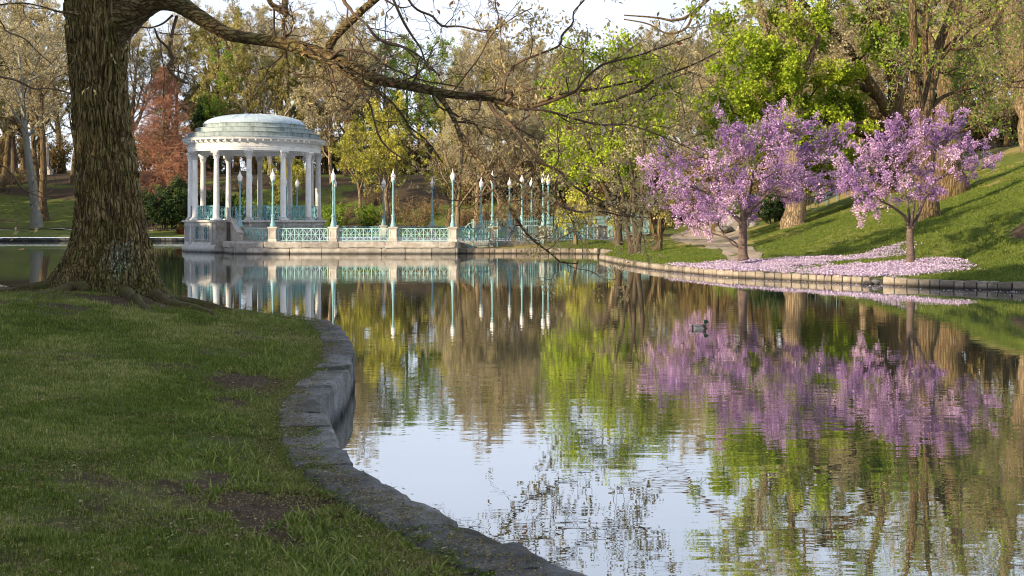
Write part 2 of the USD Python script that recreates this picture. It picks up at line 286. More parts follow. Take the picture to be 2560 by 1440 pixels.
OAK = (-8.3, 26.3)
def land(x, y, sd=None, fine=True):
    x, y = np.atleast_1d(np.asarray(x, float)), np.atleast_1d(np.asarray(y, float))
    if sd is None: sd, _ = shore_dist(x, y)
    s = np.maximum(sd, 0)
    P = np.stack([x, y, 0 * x], 1)
    # foreground and left side
    zF = .435 + .118 * np.clip(s - .62, 0, 10) + .03 * np.clip(s - 10, 0, 30) + 12.5 * sstep(15, 42, s)
    d = np.hypot(x - OAK[0], y - OAK[1]); zF += .22 * np.exp(-(d / 1.9) ** 2)
    # far bank and its wooded hill
    flat = sstep(-6, 6, x) * (1 - sstep(24, 40, x))
    zB = .5 + .1 * np.minimum(s, 7) + 7.8 * sstep(9, 46, s) * (1 - flat) + flat * 6.0 * sstep(138, 200, y) + 3.0 * sstep(185, 260, y)
    # right bank, flat strip then the grassy hill
    x0 = np.interp(y, [20, 46, 52, 58, 68, 85, 100, 150], [34, 24, 20.8, 14.9, 14.2, 14.9, 15.0, 17.0]); u = np.maximum(x - x0, 0)
    zR = .27 + .088 * np.clip(s - .3, 0, 5.2) + 12 * (1 - np.exp(-(np.sqrt(u * u + 1.2) - 1.095) * .27 / 12)) + .004 * np.minimum(u, 25) ** 2 + .004 * np.maximum(y - 95, 0)
    wB = sstep(104, 150, y); zR = zR + wB * 6.0 * sstep(138, 200, y)
    xs = np.interp(y, [-45, -20, 0, 40, 90, 100], [42, 35, 28, 3, -3.5, -3.5])
    z = np.where((x < xs) & (y < 75), zF, np.where(x < -4.4, np.where(y < 112, zF, zB), np.maximum(zR, 0)))
    z = np.where((x >= -4.4) & (y > 105), zR * (1 - wB) + np.maximum(zB, zR) * wB, z)
    z = np.where((x < -55) & (y < 141), zF, z)
    if fine: z = z + (fbm(P * .35, 3) - .5) * .35 * sstep(.8, 5, s) + (fbm(P * 1.6, 3, 5) - .5) * .20 * sstep(.7, 2.0, s) + (fbm(P * 5.5, 3, 9) - .5) * .07 * sstep(.7, 1.1, s) * (y < 40)
    return z
def H(x, y): return float(land(x, y)[0])

def lines(knots):
    out = [knots[0][0]]
    for (a, st), (b, _) in zip(knots[:-1], knots[1:]):
        out += list(np.linspace(a, b, max(int(round((b - a) / st)), 1) + 1)[1:])
    return np.array(out)
gx = lines([(-420, 30), (-120, 6), (-60, 1.6), (-30, .5), (-14, .14), (1, .5), (4, .42), (28, 1.2), (60, 6), (130, 30), (420, 1)])
gy = lines([(-150, 15), (-60, 4), (-10, 1.0), (4, .14), (32, .5), (44, .45), (98, .9), (150, 1.6), (215, 8), (300, 40), (700, 1)])
gX, gY = np.meshgrid(gx, gy); nx, ny = len(gx), len(gy)
px_, py_ = gX.ravel(), gY.ravel()
gsd, gnear = shore_dist(px_, py_)
cell = np.maximum(np.gradient(gx)[None, :] + 0 * gY, np.gradient(gy)[:, None] + 0 * gX).ravel() * 1.45
snap = (gsd < 0) & (gsd > -cell)
px_ = np.where(snap, gnear[:, 0], px_); py_ = np.where(snap, gnear[:, 1], py_)
gsd2 = np.where(snap, 0, gsd)
gz = land(px_, py_, gsd2)
gz = np.where(gsd2 <= 0, gz - .05, gz)
i, j = np.meshgrid(np.arange(ny - 1), np.arange(nx - 1), indexing='ij'); k0 = (i * nx + j).ravel()
quad = np.stack([k0, k0 + 1, k0 + nx + 1, k0 + nx], 1)
keep = ((gsd2[quad] >= 0).sum(1) >= 3) & (gsd2[quad].max(1) > 0) & ~(gsd2[quad] < 0).any(1)
quad = quad[keep]
idx = np.unique(quad); remap = np.full(nx * ny, -1); remap[idx] = np.arange(len(idx))
gv = np.stack([px_, py_, gz], 1)[idx]; quad = remap[quad]; gs = gsd2[idx]
def soil_mask(x, y, s):
    P = np.stack([x, y, 0 * x], 1); big = fbm(P * .22, 3, 21); mid = fbm(P * .8, 3, 22)
    fore = (y < 60) & (x < np.interp(y, [-45, -20, 0, 40, 90], [42, 35, 28, 3, -3.5]))
    d = np.hypot((x - OAK[0]), (y - OAK[1]) * .8)
    soil = np.zeros_like(x); dry = np.zeros_like(x)
    st = fbm(np.stack([x * .5 + y * .22, y * .9 - x * .35, 0 * x], 1) * 1.1, 4, 27)
    f = .62 * np.exp(-((d - 1.0) / 2.0) ** 2) + .62 * np.exp(-((s - .95) / .42) ** 2) + .50 * sstep(.54, .70, st)
    f = np.maximum(f, .75 * sstep(30, 33, y) * (x < -8.6)); f = np.maximum(f, .55 * np.exp(-(((x + 4.2) / 1.3) ** 2 + ((y - 22) / 4.5) ** 2)))
    soil = np.where(fore, f, soil); dry = np.where(fore, .25 * mid + .12, dry)
    right = ~fore & (x > -4.4) & (y < 118)
    foot = np.exp(-((x - np.interp(y, [20, 46, 52, 58, 68, 85, 100, 150], [34, 24, 20.8, 14.9, 14.2, 14.9, 15.0, 17.0]) + .6) / 1.0) ** 2) * (y < 66)
    bed = sstep(1, .6, np.hypot((x - 22.9) / 1.6, (y - 55.6) / 1.5))
    soil = np.where(right, np.maximum.reduce([.50 * foot, .35 * sstep(.58, .75, mid), .8 * bed]), soil)
    dry = np.where(right, .22 + .75 * sstep(.40, .62, big) * sstep(60, 75, y) + .15 * sstep(.5, .7, mid), dry)  # hill yellowed to paint in golden sunlight, on top of ordinary dryness
    farb = ~fore & ~right
    soil = np.where(farb, .30 + .55 * sstep(.40, .62, big) * sstep(5, 10, s), soil); soil = np.where(farb & (s < 7), .15, soil); dry = np.where(farb, .2 + .3 * mid, dry)
    return np.clip(np.stack([soil, dry, mid], 1), 0, 1)
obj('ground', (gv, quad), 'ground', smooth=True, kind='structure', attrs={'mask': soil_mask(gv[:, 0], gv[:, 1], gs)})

obj('water', ([(-420, -150, 0), (420, -150, 0), (420, 300, 0), (-420, 300, 0)], [[0, 1, 2, 3]]), 'water', kind='structure')
obj('lake_bed', ([(-420, -150, -1.6), (420, -150, -1.6), (420, 300, -1.6), (-420, 300, -1.6)], [[0, 1, 2, 3]]), 'dark_slot', kind='structure')

sh_, n_ = SHORE, len(SHORE); k_ = np.arange(n_)
obj('shore', (np.vstack([np.c_[sh_, np.full(n_, .24)], np.c_[sh_, np.full(n_, -1.6)]]), np.stack([k_, (k_ + 1) % n_, (k_ + 1) % n_ + n_, k_ + n_], 1)), 'dark_slot', kind='structure')

def hit(px, py, y0=30.0, y1=260.0):
    """where the line of sight through a pixel meets the land"""
    Y = np.linspace(y0, y1, 1600); X = (px - 1280) / FPX * Y; Z = CZ - (py - HY) / FPX * Y
    s, _ = shore_dist(X, Y); d = land(X, Y, s) - Z; ok = np.nonzero((d >= 0) & (s > 0))[0]
    k = ok[0] if len(ok) else len(Y) - 1
    return np.array([X[k], Y[k], land(X[k], Y[k])[0]])
def stand(px, Y):
    X = (px - 1280) / FPX * Y; return np.array([X, Y, H(X, Y)])

# footpaths as thin sheets draped on the ground
def drape(pts, width, dz=.012, n=60, smooth_only=True):
    c = spline(np.array(pts, float), n); t = np.gradient(c, axis=0); t /= np.linalg.norm(t, axis=1, keepdims=True); nr = np.stack([-t[:, 1], t[:, 0]], 1)
    w = np.broadcast_to(width, (n,)) / 2 if np.ndim(width) == 0 else np.interp(np.linspace(0, 1, n), np.linspace(0, 1, len(width)), width) / 2
    k = 7; u = np.linspace(-1, 1, k); P = c[:, None] + nr[:, None] * (u[None, :, None] * w[:, None, None]); P = P + (fbm(np.concatenate([P * .9, 0 * P[..., :1]], -1), 2, 3)[..., None] - .5) * .5 * (np.abs(u) == 1)[None, :, None]
    z = land(P[..., 0].ravel(), P[..., 1].ravel()).reshape(n, k) + dz + .02
    v = np.concatenate([P, z[..., None]], -1).reshape(-1, 3)
    a, b = np.meshgrid(np.arange(n - 1), np.arange(k - 1), indexing='ij'); q = (a * k + b).ravel()
    return v, np.stack([q, q + k, q + k + 1, q + 1], 1)[:, ::-1]
obj('path', drape([(11.0, 61), (12.2, 67), (13.0, 76), (14.2, 90), (16.5, 108), (20, 126), (25, 140)], [1.5, 2.4, 3.6, 5.2, 7.0, 7.5, 6]), 'path_dirt', smooth=True, kind='structure')
obj('path', drape([(-80, 152.5), (-62, 152), (-48, 151), (-34, 150.5), (-20, 151.5)], 1.3, n=80), 'path_pale', smooth=True, kind='structure')
obj('path', drape([(-22, 41.3), (-17, 37.5), (-13.5, 34.6), (-11.3, 32.2)], [1.5, 1.4, 1.3, 1.0]), 'path_dirt', smooth=True, kind='structure')

# ------------------------------------------------------------------ stones of the edge
def block(rng, L, D, z0, z1, sub=2, amp=.02, round_=.05):
    m = trimesh.creation.box((1, 1, 1))
    for _ in range(sub): m = m.subdivide()
    v = np.array(m.vertices); size = np.array([L, D, z1 - z0])
    p = v * size; inner = np.clip(p, -size / 2 + round_, size / 2 - round_); e = p - inner; n = np.linalg.norm(e, axis=1, keepdims=True)
    p = inner + np.where(n > 1e-9, e / np.maximum(n, 1e-9) * np.minimum(n, round_), 0)
    q = p + rng.uniform(0, 100, 3); p = p + (np.stack([fbm(q * 5, 3, s) for s in (1, 2, 3)], 1) - .5) * amp * 2 + (np.stack([noise(q * 1.7, s) for s in (4, 5, 6)], 1) - .5) * amp
    p[:, 2] += (z0 + z1) / 2
    m.vertices = p; return m
def along(pts, size, rng, lo=.75, hi=1.3):
    """pieces of a polyline: (middle, direction in degrees, length)"""
    pts = np.array(pts, float); d = np.r_[0, np.cumsum(np.linalg.norm(np.diff(pts, axis=0), axis=1))]; s, out = 0.0, []
    while s < d[-1]:
        L = min(size * rng.uniform(lo, hi), d[-1] - s)
        if L < size * .3: break
        a, b = [np.array([np.interp(x, d, pts[:, 0]), np.interp(x, d, pts[:, 1])]) for x in (s, s + L)]
        v = b - a; out.append(((a + b) / 2, math.degrees(math.atan2(v[1], v[0])), np.linalg.norm(v))); s += L
    return out
def edging(root, pts, size, depth, z1, mat, seed, amp, sub=2, z0=-.45, out=.06, tilt=0.0, skip=None):
    rng = np.random.default_rng(seed)
    for c, a, L in along(pts, size, rng):
        if skip is not None and skip(c): continue
        nrm = np.array([-math.sin(math.radians(a)), math.cos(math.radians(a))])   # away from the water (the lake lies to the right of the walk)
        s, _ = shore_dist(*(c + nrm * .05)); nrm = nrm if s[0] > 0 else -nrm
        mid = c + nrm * (depth / 2 - out)
        m = block(rng, L - rng.uniform(.012, .03), depth * rng.uniform(.94, 1.04), z0, z1 + rng.normal(0, .012), sub, amp)
        rot(m, a + rng.normal(0, 1.0)); move(m, mid[0], mid[1], 0)
        obj('stone', m, mat, root, smooth=50, attrs=None)
wall = thing('lake_wall', 'low grey stone retaining wall bordering the shaded lawn in the foreground', 'retaining wall')
edging(wall, FORE[2:18], 1.0, .50, .5, 'near_stone', 11, .055, 3, out=.10)
edging(wall, FORE[17:23], 1.1, .5, .37, 'near_stone', 15, .05, 2, out=.05)
kerb = thing('stone_kerb', 'curving kerb of tan stone blocks round the sunlit right bank below the blossom trees', 'kerb')
gap = np.array([14.0, 49.0])
edging(kerb, RIGHT[4:16], .46, .34, .30, 'kerb_stone', 12, .02, 2, out=.05, skip=lambda c: np.hypot(*(c - gap)) < .28)
kerb2 = thing('stone_kerb', 'straight kerb of pale stone blocks in front of the tall picket fence', 'kerb')
edging(kerb2, RIGHT[0:5], .5, .36, .38, 'kerb_stone', 13, .02, 2, out=.05)
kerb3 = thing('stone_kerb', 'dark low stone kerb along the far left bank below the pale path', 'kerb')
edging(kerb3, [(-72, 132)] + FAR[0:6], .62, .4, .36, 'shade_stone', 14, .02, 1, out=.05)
# ------------------------------------------------------------------ terrace in the lake
rng = np.random.default_rng(5)
DECK = .86
terr = thing('terrace', 'low stone terrace standing in the lake in front of the white bandstand', 'terrace')
PLZ = [(-19.9, 91.95), (-4.1, 91.95), (-4.0, 95.2), (-.6, 95.5), (3.2, 97.4), (6.5, 101.5), (10, 106), (12, 112), (-23.5, 112), (-25, 108), (-21.4, 96)]
from shapely.geometry import Polygon
sl = trimesh.creation.extrude_polygon(Polygon(PLZ).buffer(-.02), DECK - .12 + 1.0, engine='earcut'); move(sl, 0, 0, -1.0)
obj('paving', move(trimesh.creation.extrude_polygon(Polygon(PLZ).buffer(-.1), .12, engine='earcut'), 0, 0, DECK - .118), 'floor_stone', terr)
obj('core', sl, 'terrace_stone', terr)
def course(pts, size, z0, z1, depth, out, name, seed, amp):
    r = np.random.default_rng(seed)
    for c, a, L in along(pts, size, r, .7, 1.35):
        nrm = np.array([math.sin(math.radians(a)), -math.cos(math.radians(a))]); mid = c + nrm * (out - depth / 2)
        m = block(r, L - .015, depth, z0, z1, 3, amp, .05); rot(m, a + r.normal(0, .5)); move(m, mid[0], mid[1], 0)
        obj(name, m, 'terrace_stone', terr, smooth=50)
course([(-21.3, 95.0), (-19.9, 91.95), (-4.05, 91.95)], 2.3, -.6, .42, .6, .10, 'base_stone', 31, .05)
course([(-21.3, 95.0), (-19.9, 91.95), (-4.05, 91.95)], 2.9, .432, DECK + .02, .55, .18, 'coping_stone', 32, .05)
course([(-4.0, 91.9), (-3.9, 95.2)], 1.4, -.4, DECK, .5, .1, 'coping_stone', 33, .03)

# pedestals, lamps, railings
def make_pedestal(label, loc, rz):
    t = thing('stone_pedestal', label, 'pedestal', loc, rz, group=None)
    obj('base', cat_([box(-0.3108, 0.3108, -0.3108, 0.3108, 0, .16), box(-0.2856, 0.2856, -0.2856, 0.2856, .16, .22)]), 'pedestal_stone', t)
    b = cat_([box(-0.2604, 0.2604, -0.2604, 0.2604, .22, .9)]); fr = []
    for k in range(4):
        for q in (box(-0.2604, -0.168, -0.2814, -0.2604, .24, .88), box(0.168, 0.2604, -0.2814, -0.2604, .24, .88), box(-0.168, 0.168, -0.2814, -0.2604, .24, .33), box(-0.168, 0.168, -0.2814, -0.2604, .79, .88)): fr.append(rot(q, 90 * k))
    obj('shaft', b, 'pedestal_stone', t); obj('panel_frame', cat_(fr), 'pedestal_stone', t)
    cap = trimesh.creation.cone(radius=1, height=1, sections=4)
    obj('cap', cat_([box(-0.2898, 0.2898, -0.2898, 0.2898, .9, .95), box(-0.3234, 0.3234, -0.3234, 0.3234, .95, 1.0), box(-0.3528, 0.3528, -0.3528, 0.3528, 1.0, 1.08)]), 'pedestal_stone', t)
    return t
def make_lamp(label, loc, glass='milk_glass'):
    t = thing('lamp_post', label, 'lamp post', loc)
    obj('base', lathe([(0, 0), (.21, 0), (.22, .06), (.185, .12), (.19, .2), (.15, .28), (.11, .55), (.105, .72), (.14, .76), (.14, .84), (.085, .9), (0, .9)], 16), 'lamp_paint', t, smooth=40)
    fl = [lathe([(0, .88), (.074, .88), (.07, 1.4), (.064, 2.2), (.055, 3.0), (0, 3.0)], 16)]
    for k in range(10):
        a = 2 * PI * k / 10; fl.append(bar((.07 * math.cos(a), .07 * math.sin(a), .92), (.052 * math.cos(a), .052 * math.sin(a), 2.96), .018))
    obj('post', cat_(fl), 'lamp_paint', t, smooth=30)
    obj('collar', lathe([(0, 1.62), (.088, 1.62), (.092, 1.66), (.088, 1.70), (0, 1.70)], 16), 'lamp_paint', t, smooth=40)
    obj('capital', lathe([(0, 2.98), (.06, 2.98), (.085, 3.04), (.068, 3.08), (.09, 3.2), (.15, 3.3), (.15, 3.36), (0, 3.36)], 16), 'lamp_paint', t, smooth=40)
    g = lathe([(0, 3.36), (.12, 3.362), (.16, 3.46), (.182, 3.6), (.19, 3.68), (.165, 3.73), (.125, 3.82), (.07, 3.92), (.045, 3.96), (0, 3.97)], 8)
    obj('globe', g, glass, t, smooth=25)
    obj('finial', lathe([(0, 3.95), (.05, 3.95), (.055, 4.0), (.03, 4.04), (.022, 4.12), (.008, 4.2), (0, 4.21)], 10), glass, t, smooth=40)
    return t
def rail_parts(t, L, n, mat, h=.9, z=.08):
    """railing L long along +x: n square panels of crossed bars"""
    obj('top_rail', box(0, L, -.045, .045, z + h - .06, z + h), mat, t); obj('bottom_rail', box(0, L, -.03, .03, z, z + .05), mat, t)
    obj('middle_rail', box(0, L, -.02, .02, z + h * .5 - .018, z + h * .5 + .018), mat, t)
    p = L / n; lo, hi = z + .05, z + h - .06
    for k in range(n + 1):
        obj('upright', box(k * p - .03, k * p + .03, -.034, .034, z - .08, hi), mat, t)
    for k in range(n):
        a, b = k * p + .03, (k + 1) * p - .03; c = (a + b) / 2
        obj('mullion', box(c - .016, c + .016, -.018, .018, lo, hi), mat, t)
        obj('cross_bar', bar((a, -.008, lo), (b, -.008, hi), .036, .03), mat, t); obj('cross_bar', bar((a, .008, hi), (b, .008, lo), .036, .03), mat, t)

front = [W(682, 0, 92.35), W(833, 0, 92.35), W(983, 0, 92.35), W(1132, 0, 92.35)]
corner = W(600, 0, 94.6); corner2 = (-22.0, 96.3, 0)
ped_spots = [(front[0], 'first stone pedestal to the right of the bandstand stair, at the front of the terrace'), (front[1], 'stone pedestal at the front of the terrace, just right of the bandstand'),
             (front[2], 'stone pedestal in the middle of the front railing, second from its right end'), (front[3], 'stone pedestal at the right front corner of the terrace'),
             (corner, 'stone pedestal at the left front corner beside the bandstand stair')]
lamp_labels = ['pale globed lamp post in front of the bandstand, tallest of those before its columns', 'tall pale globed lamp post just right of the bandstand', 'pale globed lamp post on the third pedestal of the front railing', 'pale globed lamp post at the right front corner of the terrace', 'pale globed lamp post at the left end of the front railing, before the bandstand']
ped0 = lamp0 = None
def pedestal(p, label, rz=0.0, scale=1.0):
    global ped0
    loc = (p[0], p[1], DECK + .004)
    if ped0 is None: ped0 = make_pedestal(label, loc, rz); return ped0
    return dup(ped0, label, loc, rz, scale)
def lamp(p, label, z=None, s=1.0):
    global lamp0
    loc = (p[0], p[1], DECK + 1.084 if z is None else z)
    if lamp0 is None: lamp0 = make_lamp(label, loc); return lamp0
    return dup(lamp0, label, loc, float(rng.uniform(0, 40)), s)
for (p, l), ll in zip(ped_spots, lamp_labels):
    pedestal(p, l); lamp(p, ll)
make_lamp('slim lamp post with a smoky grey globe in front of the bandstand stair', (W(627, 0, 96.9)[0], 96.9, 2.02), 'smoky_glass')
# far row along the back of the terrace
BY = 111.2
backl = {715: 'lamp post of the far row, half hidden behind a bandstand column', 743: 'lamp post of the far row seen between two right columns of the bandstand', 837: 'far lamp post peeping out behind the tall one right of the bandstand', 959: 'far row lamp post left of the middle front lamp', 1081: 'far row lamp post between the two right front lamps', 1203: 'far row lamp post behind drooping oak twigs', 1274: 'far row lamp post behind the long drooping oak branch', 1329: 'rightmost bluish lamp post of the far row behind the tall fence'}
for x, l in backl.items():
    p = W(x, 0, BY); pedestal(p, 'stone pedestal under the ' + l.split(',')[0].replace('lamp post', 'lamp').replace(' seen', '').replace('of the far row ', ''), 0); lamp(p, l)
midl = [(1231, 96.0, 'pale lamp post standing behind the left bays of the tall picket fence'), (1305, 101.5, 'faint lamp post behind twigs in the middle of the picket fence'), (1358, 98.4, 'brightest lamp post behind the middle of the tall picket fence'), (1371, 101.6, 'lamp post close behind the brightest one at the picket fence')]
for x, y, l in midl:
    p = W(x, 0, y); pedestal(p, 'stone pedestal of the ' + l.replace(' standing', ''), 0); lamp(p, l)
for x, y, l in [(1502, 105.5, 'broad stone pedestal without a lamp near the right end of the picket fence')]:
    pedestal(W(x, 0, y), l, 20, (1.4, 1.4, 1.05))

def railing(p, q, n, label, mat, gap=.40):
    p, q = np.array(p[:2], float), np.array(q[:2], float); v = q - p; L = np.linalg.norm(v); u = v / L; a = p + u * gap; L -= 2 * gap
    t = thing('railing', label, 'railing', (a[0], a[1], DECK + .004), math.degrees(math.atan2(v[1], v[0])))
    rail_parts(t, L, n, mat); return t
railing(corner, front[0], 4, 'pale crossed bar railing at the left front corner, before the bandstand stair', 'rail_pale')
rf = railing(front[0], front[1], 6, 'pale crossed bar railing in front of the bandstand, below its right columns', 'rail_pale')
for k, l in ((1, 'pale crossed bar railing right of the bandstand, middle of the front row'), (2, 'pale crossed bar railing at the right end of the terrace front')):
    a = front[k]; dup(rf, l, (a[0] + .40, a[1], DECK + .004))
railing(front[3], W(1231, 0, 96.0), 5, 'blue railing receding from the right front corner to the rounded fence end', 'rail_paint')
railing(W(1231, 0, 96.0), W(1358, 0, 98.4), 5, 'blue railing behind the left half of the picket fence', 'rail_paint')
railing(W(1358, 0, 98.4), W(1502, 0, 105.5), 8, 'blue railing behind the right half of the picket fence', 'rail_paint')
xs_b = [715, 837, 959, 1081, 1203, 1329]
bl = ['behind the bandstand stair', 'just right of the bandstand', 'behind the middle front lamp', 'behind the right front bay', 'behind the twigs of the long oak branch']
rb = None
for a, b, l in zip(xs_b[:-1], xs_b[1:], bl):
    lab = 'blue far side railing of the terrace, ' + l; pa, pb = W(a, 0, BY), W(b, 0, BY)
    if rb is None: rb = railing(pa, pb, 6, lab, 'rail_paint')
    else: dup(rb, lab, (pa[0] + .40, BY, DECK + .004))

# tall picket fence on the lawn with a rounded, fan-like end
fence = thing('picket_fence', 'tall green picket fence along the lawn between the terrace and the right bank', 'fence')
fp = np.array([W(x, 0, y)[:2] for x, y in ((1183, 94.2), (1243, 95.2), (1301, 96.8), (1358, 96.6), (1412, 100.5), (1469, 105.0), (1522, 110.5), (1575, 117.5), (1622, 125.5))])
npick = 0
for k in range(len(fp) - 1):
    a, b = fp[k], fp[k + 1]; za, zb = H(*a), H(*b); u = (b - a) / np.linalg.norm(b - a); L = np.linalg.norm(b - a)
    obj('post', box(a[0] - .045, a[0] + .045, a[1] - .045, a[1] + .045, za - .1, za + 2.15), 'rail_pale', fence)
    for h in (.18, 1.45, 1.78): obj('rail', bar((*a, za + h), (*b, zb + h), .05, .035), 'fence_paint', fence)
    n = int(L / .15)
    for i_ in range(1, n):
        q = a + (b - a) * i_ / n; z = za + (zb - za) * i_ / n
        w = .015; v = np.array([(-w, -w, z + .05), (w, -w, z + .05), (w, w, z + .05), (-w, w, z + .05), (-w, -w, z + 1.95), (w, -w, z + 1.95), (w, w, z + 1.95), (-w, w, z + 1.95), (0, 0, z + 2.08)]) + np.array([*q, 0])
        f = [(0, 1, 5), (0, 5, 4), (1, 2, 6), (1, 6, 5), (2, 3, 7), (2, 7, 6), (3, 0, 4), (3, 4, 7), (4, 5, 8), (5, 6, 8), (6, 7, 8), (7, 4, 8)]
        obj('picket', (v, f), 'fence_paint', fence); npick += 1
b = fp[-1]; obj('post', box(b[0] - .045, b[0] + .045, b[1] - .045, b[1] + .045, H(*b) - .1, H(*b) + 2.15), 'rail_pale', fence)
a0 = fp[0]; z0 = H(*a0) + .95
for r_, nm in ((.95, 'outer_hoop'), (.48, 'inner_hoop')):
    th = np.linspace(PI / 2, 3 * PI / 2, 22); pts = np.stack([a0[0] + r_ * .75 * np.cos(th), 0 * th + a0[1], z0 + r_ * np.sin(th)], 1)
    obj(nm, tubes(pts[None], np.full((1, 22), .035), 6), 'rail_pale', fence, smooth=True)
for th in np.linspace(PI * .55, PI * 1.45, 9):
    d = np.array([.75 * math.cos(th), 0, math.sin(th)]); c = np.array([a0[0], a0[1], z0])
    obj('spoke', bar(c + d * .46, c + d * 1.1, .026), 'rail_pale', fence)

# ------------------------------------------------------------------ bandstand
GX, GY, FL = -20.3, 101.0, 2.42
band = thing('bandstand', 'white round columned bandstand with green copper dome at the lake edge', 'bandstand', (GX, GY, 0))
N = 12; PH = [6.6 + 30 * k for k in range(N)]              # column bearings, degrees from straight towards the camera, to the right
def pol(r, deg, z=0): a = math.radians(deg); return np.array([r * math.sin(a), -r * math.cos(a), z])
def ngon(r, z0, z1, off=0.0):
    p = Polygon([pol(r, ph + off)[:2] for ph in PH]); m = trimesh.creation.extrude_polygon(p, z1 - z0, engine='earcut'); return move(m, 0, 0, z0)
obj('podium', ngon(5.36, .55, FL - .2), 'podium_stone', band)
obj('plinth', ngon(5.62, -.7, .36), 'podium_stone', band); obj('plinth_moulding', cat_([ngon(5.56, .36, .5), ngon(5.47, .5, .56)]), 'podium_stone', band)
obj('floor', cat_([ngon(5.62, FL - .14, FL), ngon(5.5, FL - .2, FL - .14)]), 'podium_stone', band)
face = 5.36 * math.cos(PI / 12); half = 5.36 * math.sin(PI / 12)
def on_face(m, k):       # m built with x along the face, y outward from 0; put on face k
    m.apply_transform(trimesh.transformations.rotation_matrix(-PI / 2 - PI / 2, [0, 0, 1])); move(m, 0, -face, 0)
    return rot(m, PH[k] + 15)
for k in (-4, -3, -2, 0, 1, 2):
    for s in (-1, 1): obj('pilaster', on_face(box(s * half - .22 if s > 0 else -half + .02, half - .02 if s > 0 else -half + .22, 0, .07, .56, FL - .2), k), 'podium_stone', band)
    obj('podium_rail', on_face(cat_([box(-half + .22, half - .22, .0, .05, FL - .42, FL - .2), box(-half + .22, half - .22, 0, .05, .56, .74)]), k), 'podium_stone', band)
    obj('sunk_panel', on_face(cat_([box(-.8, -.74, 0, .035, .9, FL - .55), box(.74, .8, 0, .035, .9, FL - .55), box(-.74, .74, 0, .035, .9, .96), box(-.74, .74, 0, .035, FL - .61, FL - .55)]), k), 'podium_stone', band)
for x in (-.62, .42):
    w = obj('window', on_face(box(x - .2, x + .2, .0, .05, .98, 1.88), -2), 'dark_slot', band)
    fr = [box(x - .26, x - .2, 0, .1, .9, 1.96), box(x + .2, x + .26, 0, .1, .9, 1.96), box(x - .2, x + .2, 0, .1, .9, .98), box(x - .2, x + .2, 0, .1, 1.88, 1.96)]
    obj('frame', on_face(cat_(fr), -2), 'podium_stone', w)
    gr = [bar((x - .2, .08, .98), (x + .2, .08, 1.43), .03), bar((x + .2, .07, .98), (x - .2, .07, 1.43), .03), bar((x - .2, .08, 1.43), (x + .2, .08, 1.88), .03), bar((x + .2, .07, 1.43), (x - .2, .07, 1.88), .03), bar((x, .085, .98), (x, .085, 1.88), .03), bar((x - .2, .085, 1.43), (x + .2, .085, 1.43), .03)]
    obj('grille', on_face(cat_(gr), -2), 'rail_paint', w)
# columns
RC, CH = 4.95, 7.68 - FL
def capital():
    r = np.random.default_rng(3); zb = CH - .66; parts = [lathe([(0, zb), (.2, zb), (.215, zb + .05), (.195, zb + .08), (.2, zb + .3), (.25, zb + .5), (.3, zb + .58), (0, zb + .58)], 16)]
    for row, (zz, rr, nn, hh) in enumerate(((zb + .06, .2, 8, .26), (zb + .24, .215, 8, .26))):
        for k in range(nn):
            a = 360 / nn * (k + .5 * row)
            leaf = [(rr, -.07, zz), (rr, .07, zz), (rr + .03, .08, zz + hh * .6), (rr + .03, -.08, zz + hh * .6), (rr + .11, .05, zz + hh), (rr + .11, -.05, zz + hh), (rr + .13, 0, zz + hh * .8)]
            m = trimesh.Trimesh([tuple(x) for x in leaf], [(0, 1, 2), (0, 2, 3), (3, 2, 4), (3, 4, 5), (5, 4, 6)], process=False)
            v = np.array(m.vertices); m2 = trimesh.Trimesh(np.vstack([v, v - [[.025, 0, 0]]]), np.vstack([m.faces, m.faces[:, ::-1] + 7]), process=False); parts.append(rot(m2, a))
    for k in range(4):
        a = 45 + 90 * k
        s = trimesh.creation.cylinder(radius=.075, height=.06, sections=10); s.apply_transform(trimesh.transformations.rotation_matrix(PI / 2, [1, 0, 0])); parts.append(rot(move(s, .36, 0, zb + .52), a))
    parts.append(box(-.31, .31, -.31, .31, CH - .09, CH)); return cat_(parts)
shaft = lathe([(0, .24), (.228, .24), (.22, .32), (.222, 1.2), (.215, 2.4), (.2, 3.6), (.187, CH - .64), (0, CH - .64)], 24)
base_ = cat_([box(-.34, .34, -.34, .34, .004, .09), lathe([(0, .09), (.33, .09), (.345, .125), (.33, .16), (.28, .17), (.27, .2), (.29, .22), (.275, .245), (0, .245)], 24)])
cap_ = capital()
for k in range(N):
    def put(m): m = m.copy(); m = rot(m, PH[k]); p = pol(RC, PH[k], FL); return move(m, *p)
    c = obj('column', put(shaft), 'white_paint', band, smooth=30); obj('base', put(base_), 'white_paint', c, smooth=30); obj('capital', put(cap_), 'white_paint', c, smooth=30)
ring = lambda prof, sec=72: lathe(prof + [prof[0]], sec)
obj('architrave', ring([(4.72, 7.684), (5.12, 7.684), (5.12, 7.8), (5.15, 7.8), (5.15, 7.94), (5.2, 7.96), (5.2, 8.0), (4.72, 8.0)]), 'white_paint', band, smooth=25)
obj('frieze', ring([(4.74, 8.0), (5.13, 8.0), (5.13, 8.3), (4.74, 8.3)]), 'white_paint', band, smooth=25)
obj('cornice', ring([(4.6, 8.3), (5.2, 8.3), (5.24, 8.36), (5.24, 8.42), (5.5, 8.52), (5.52, 8.6), (5.56, 8.64), (5.56, 8.68), (4.6, 8.68)]), 'white_paint', band, smooth=25)
md = box(-.06, .06, -5.47, -5.22, 8.38, 8.5)
for k in range(60): obj('modillion', rot(md.copy(), 6 * k), 'white_paint', band)
dn = box(-.035, .035, -5.215, -5.14, 8.305, 8.355)
obj('dentils', cat_([rot(dn.copy(), 2.5 * k) for k in range(144)]), 'white_paint', band, kind='stuff')
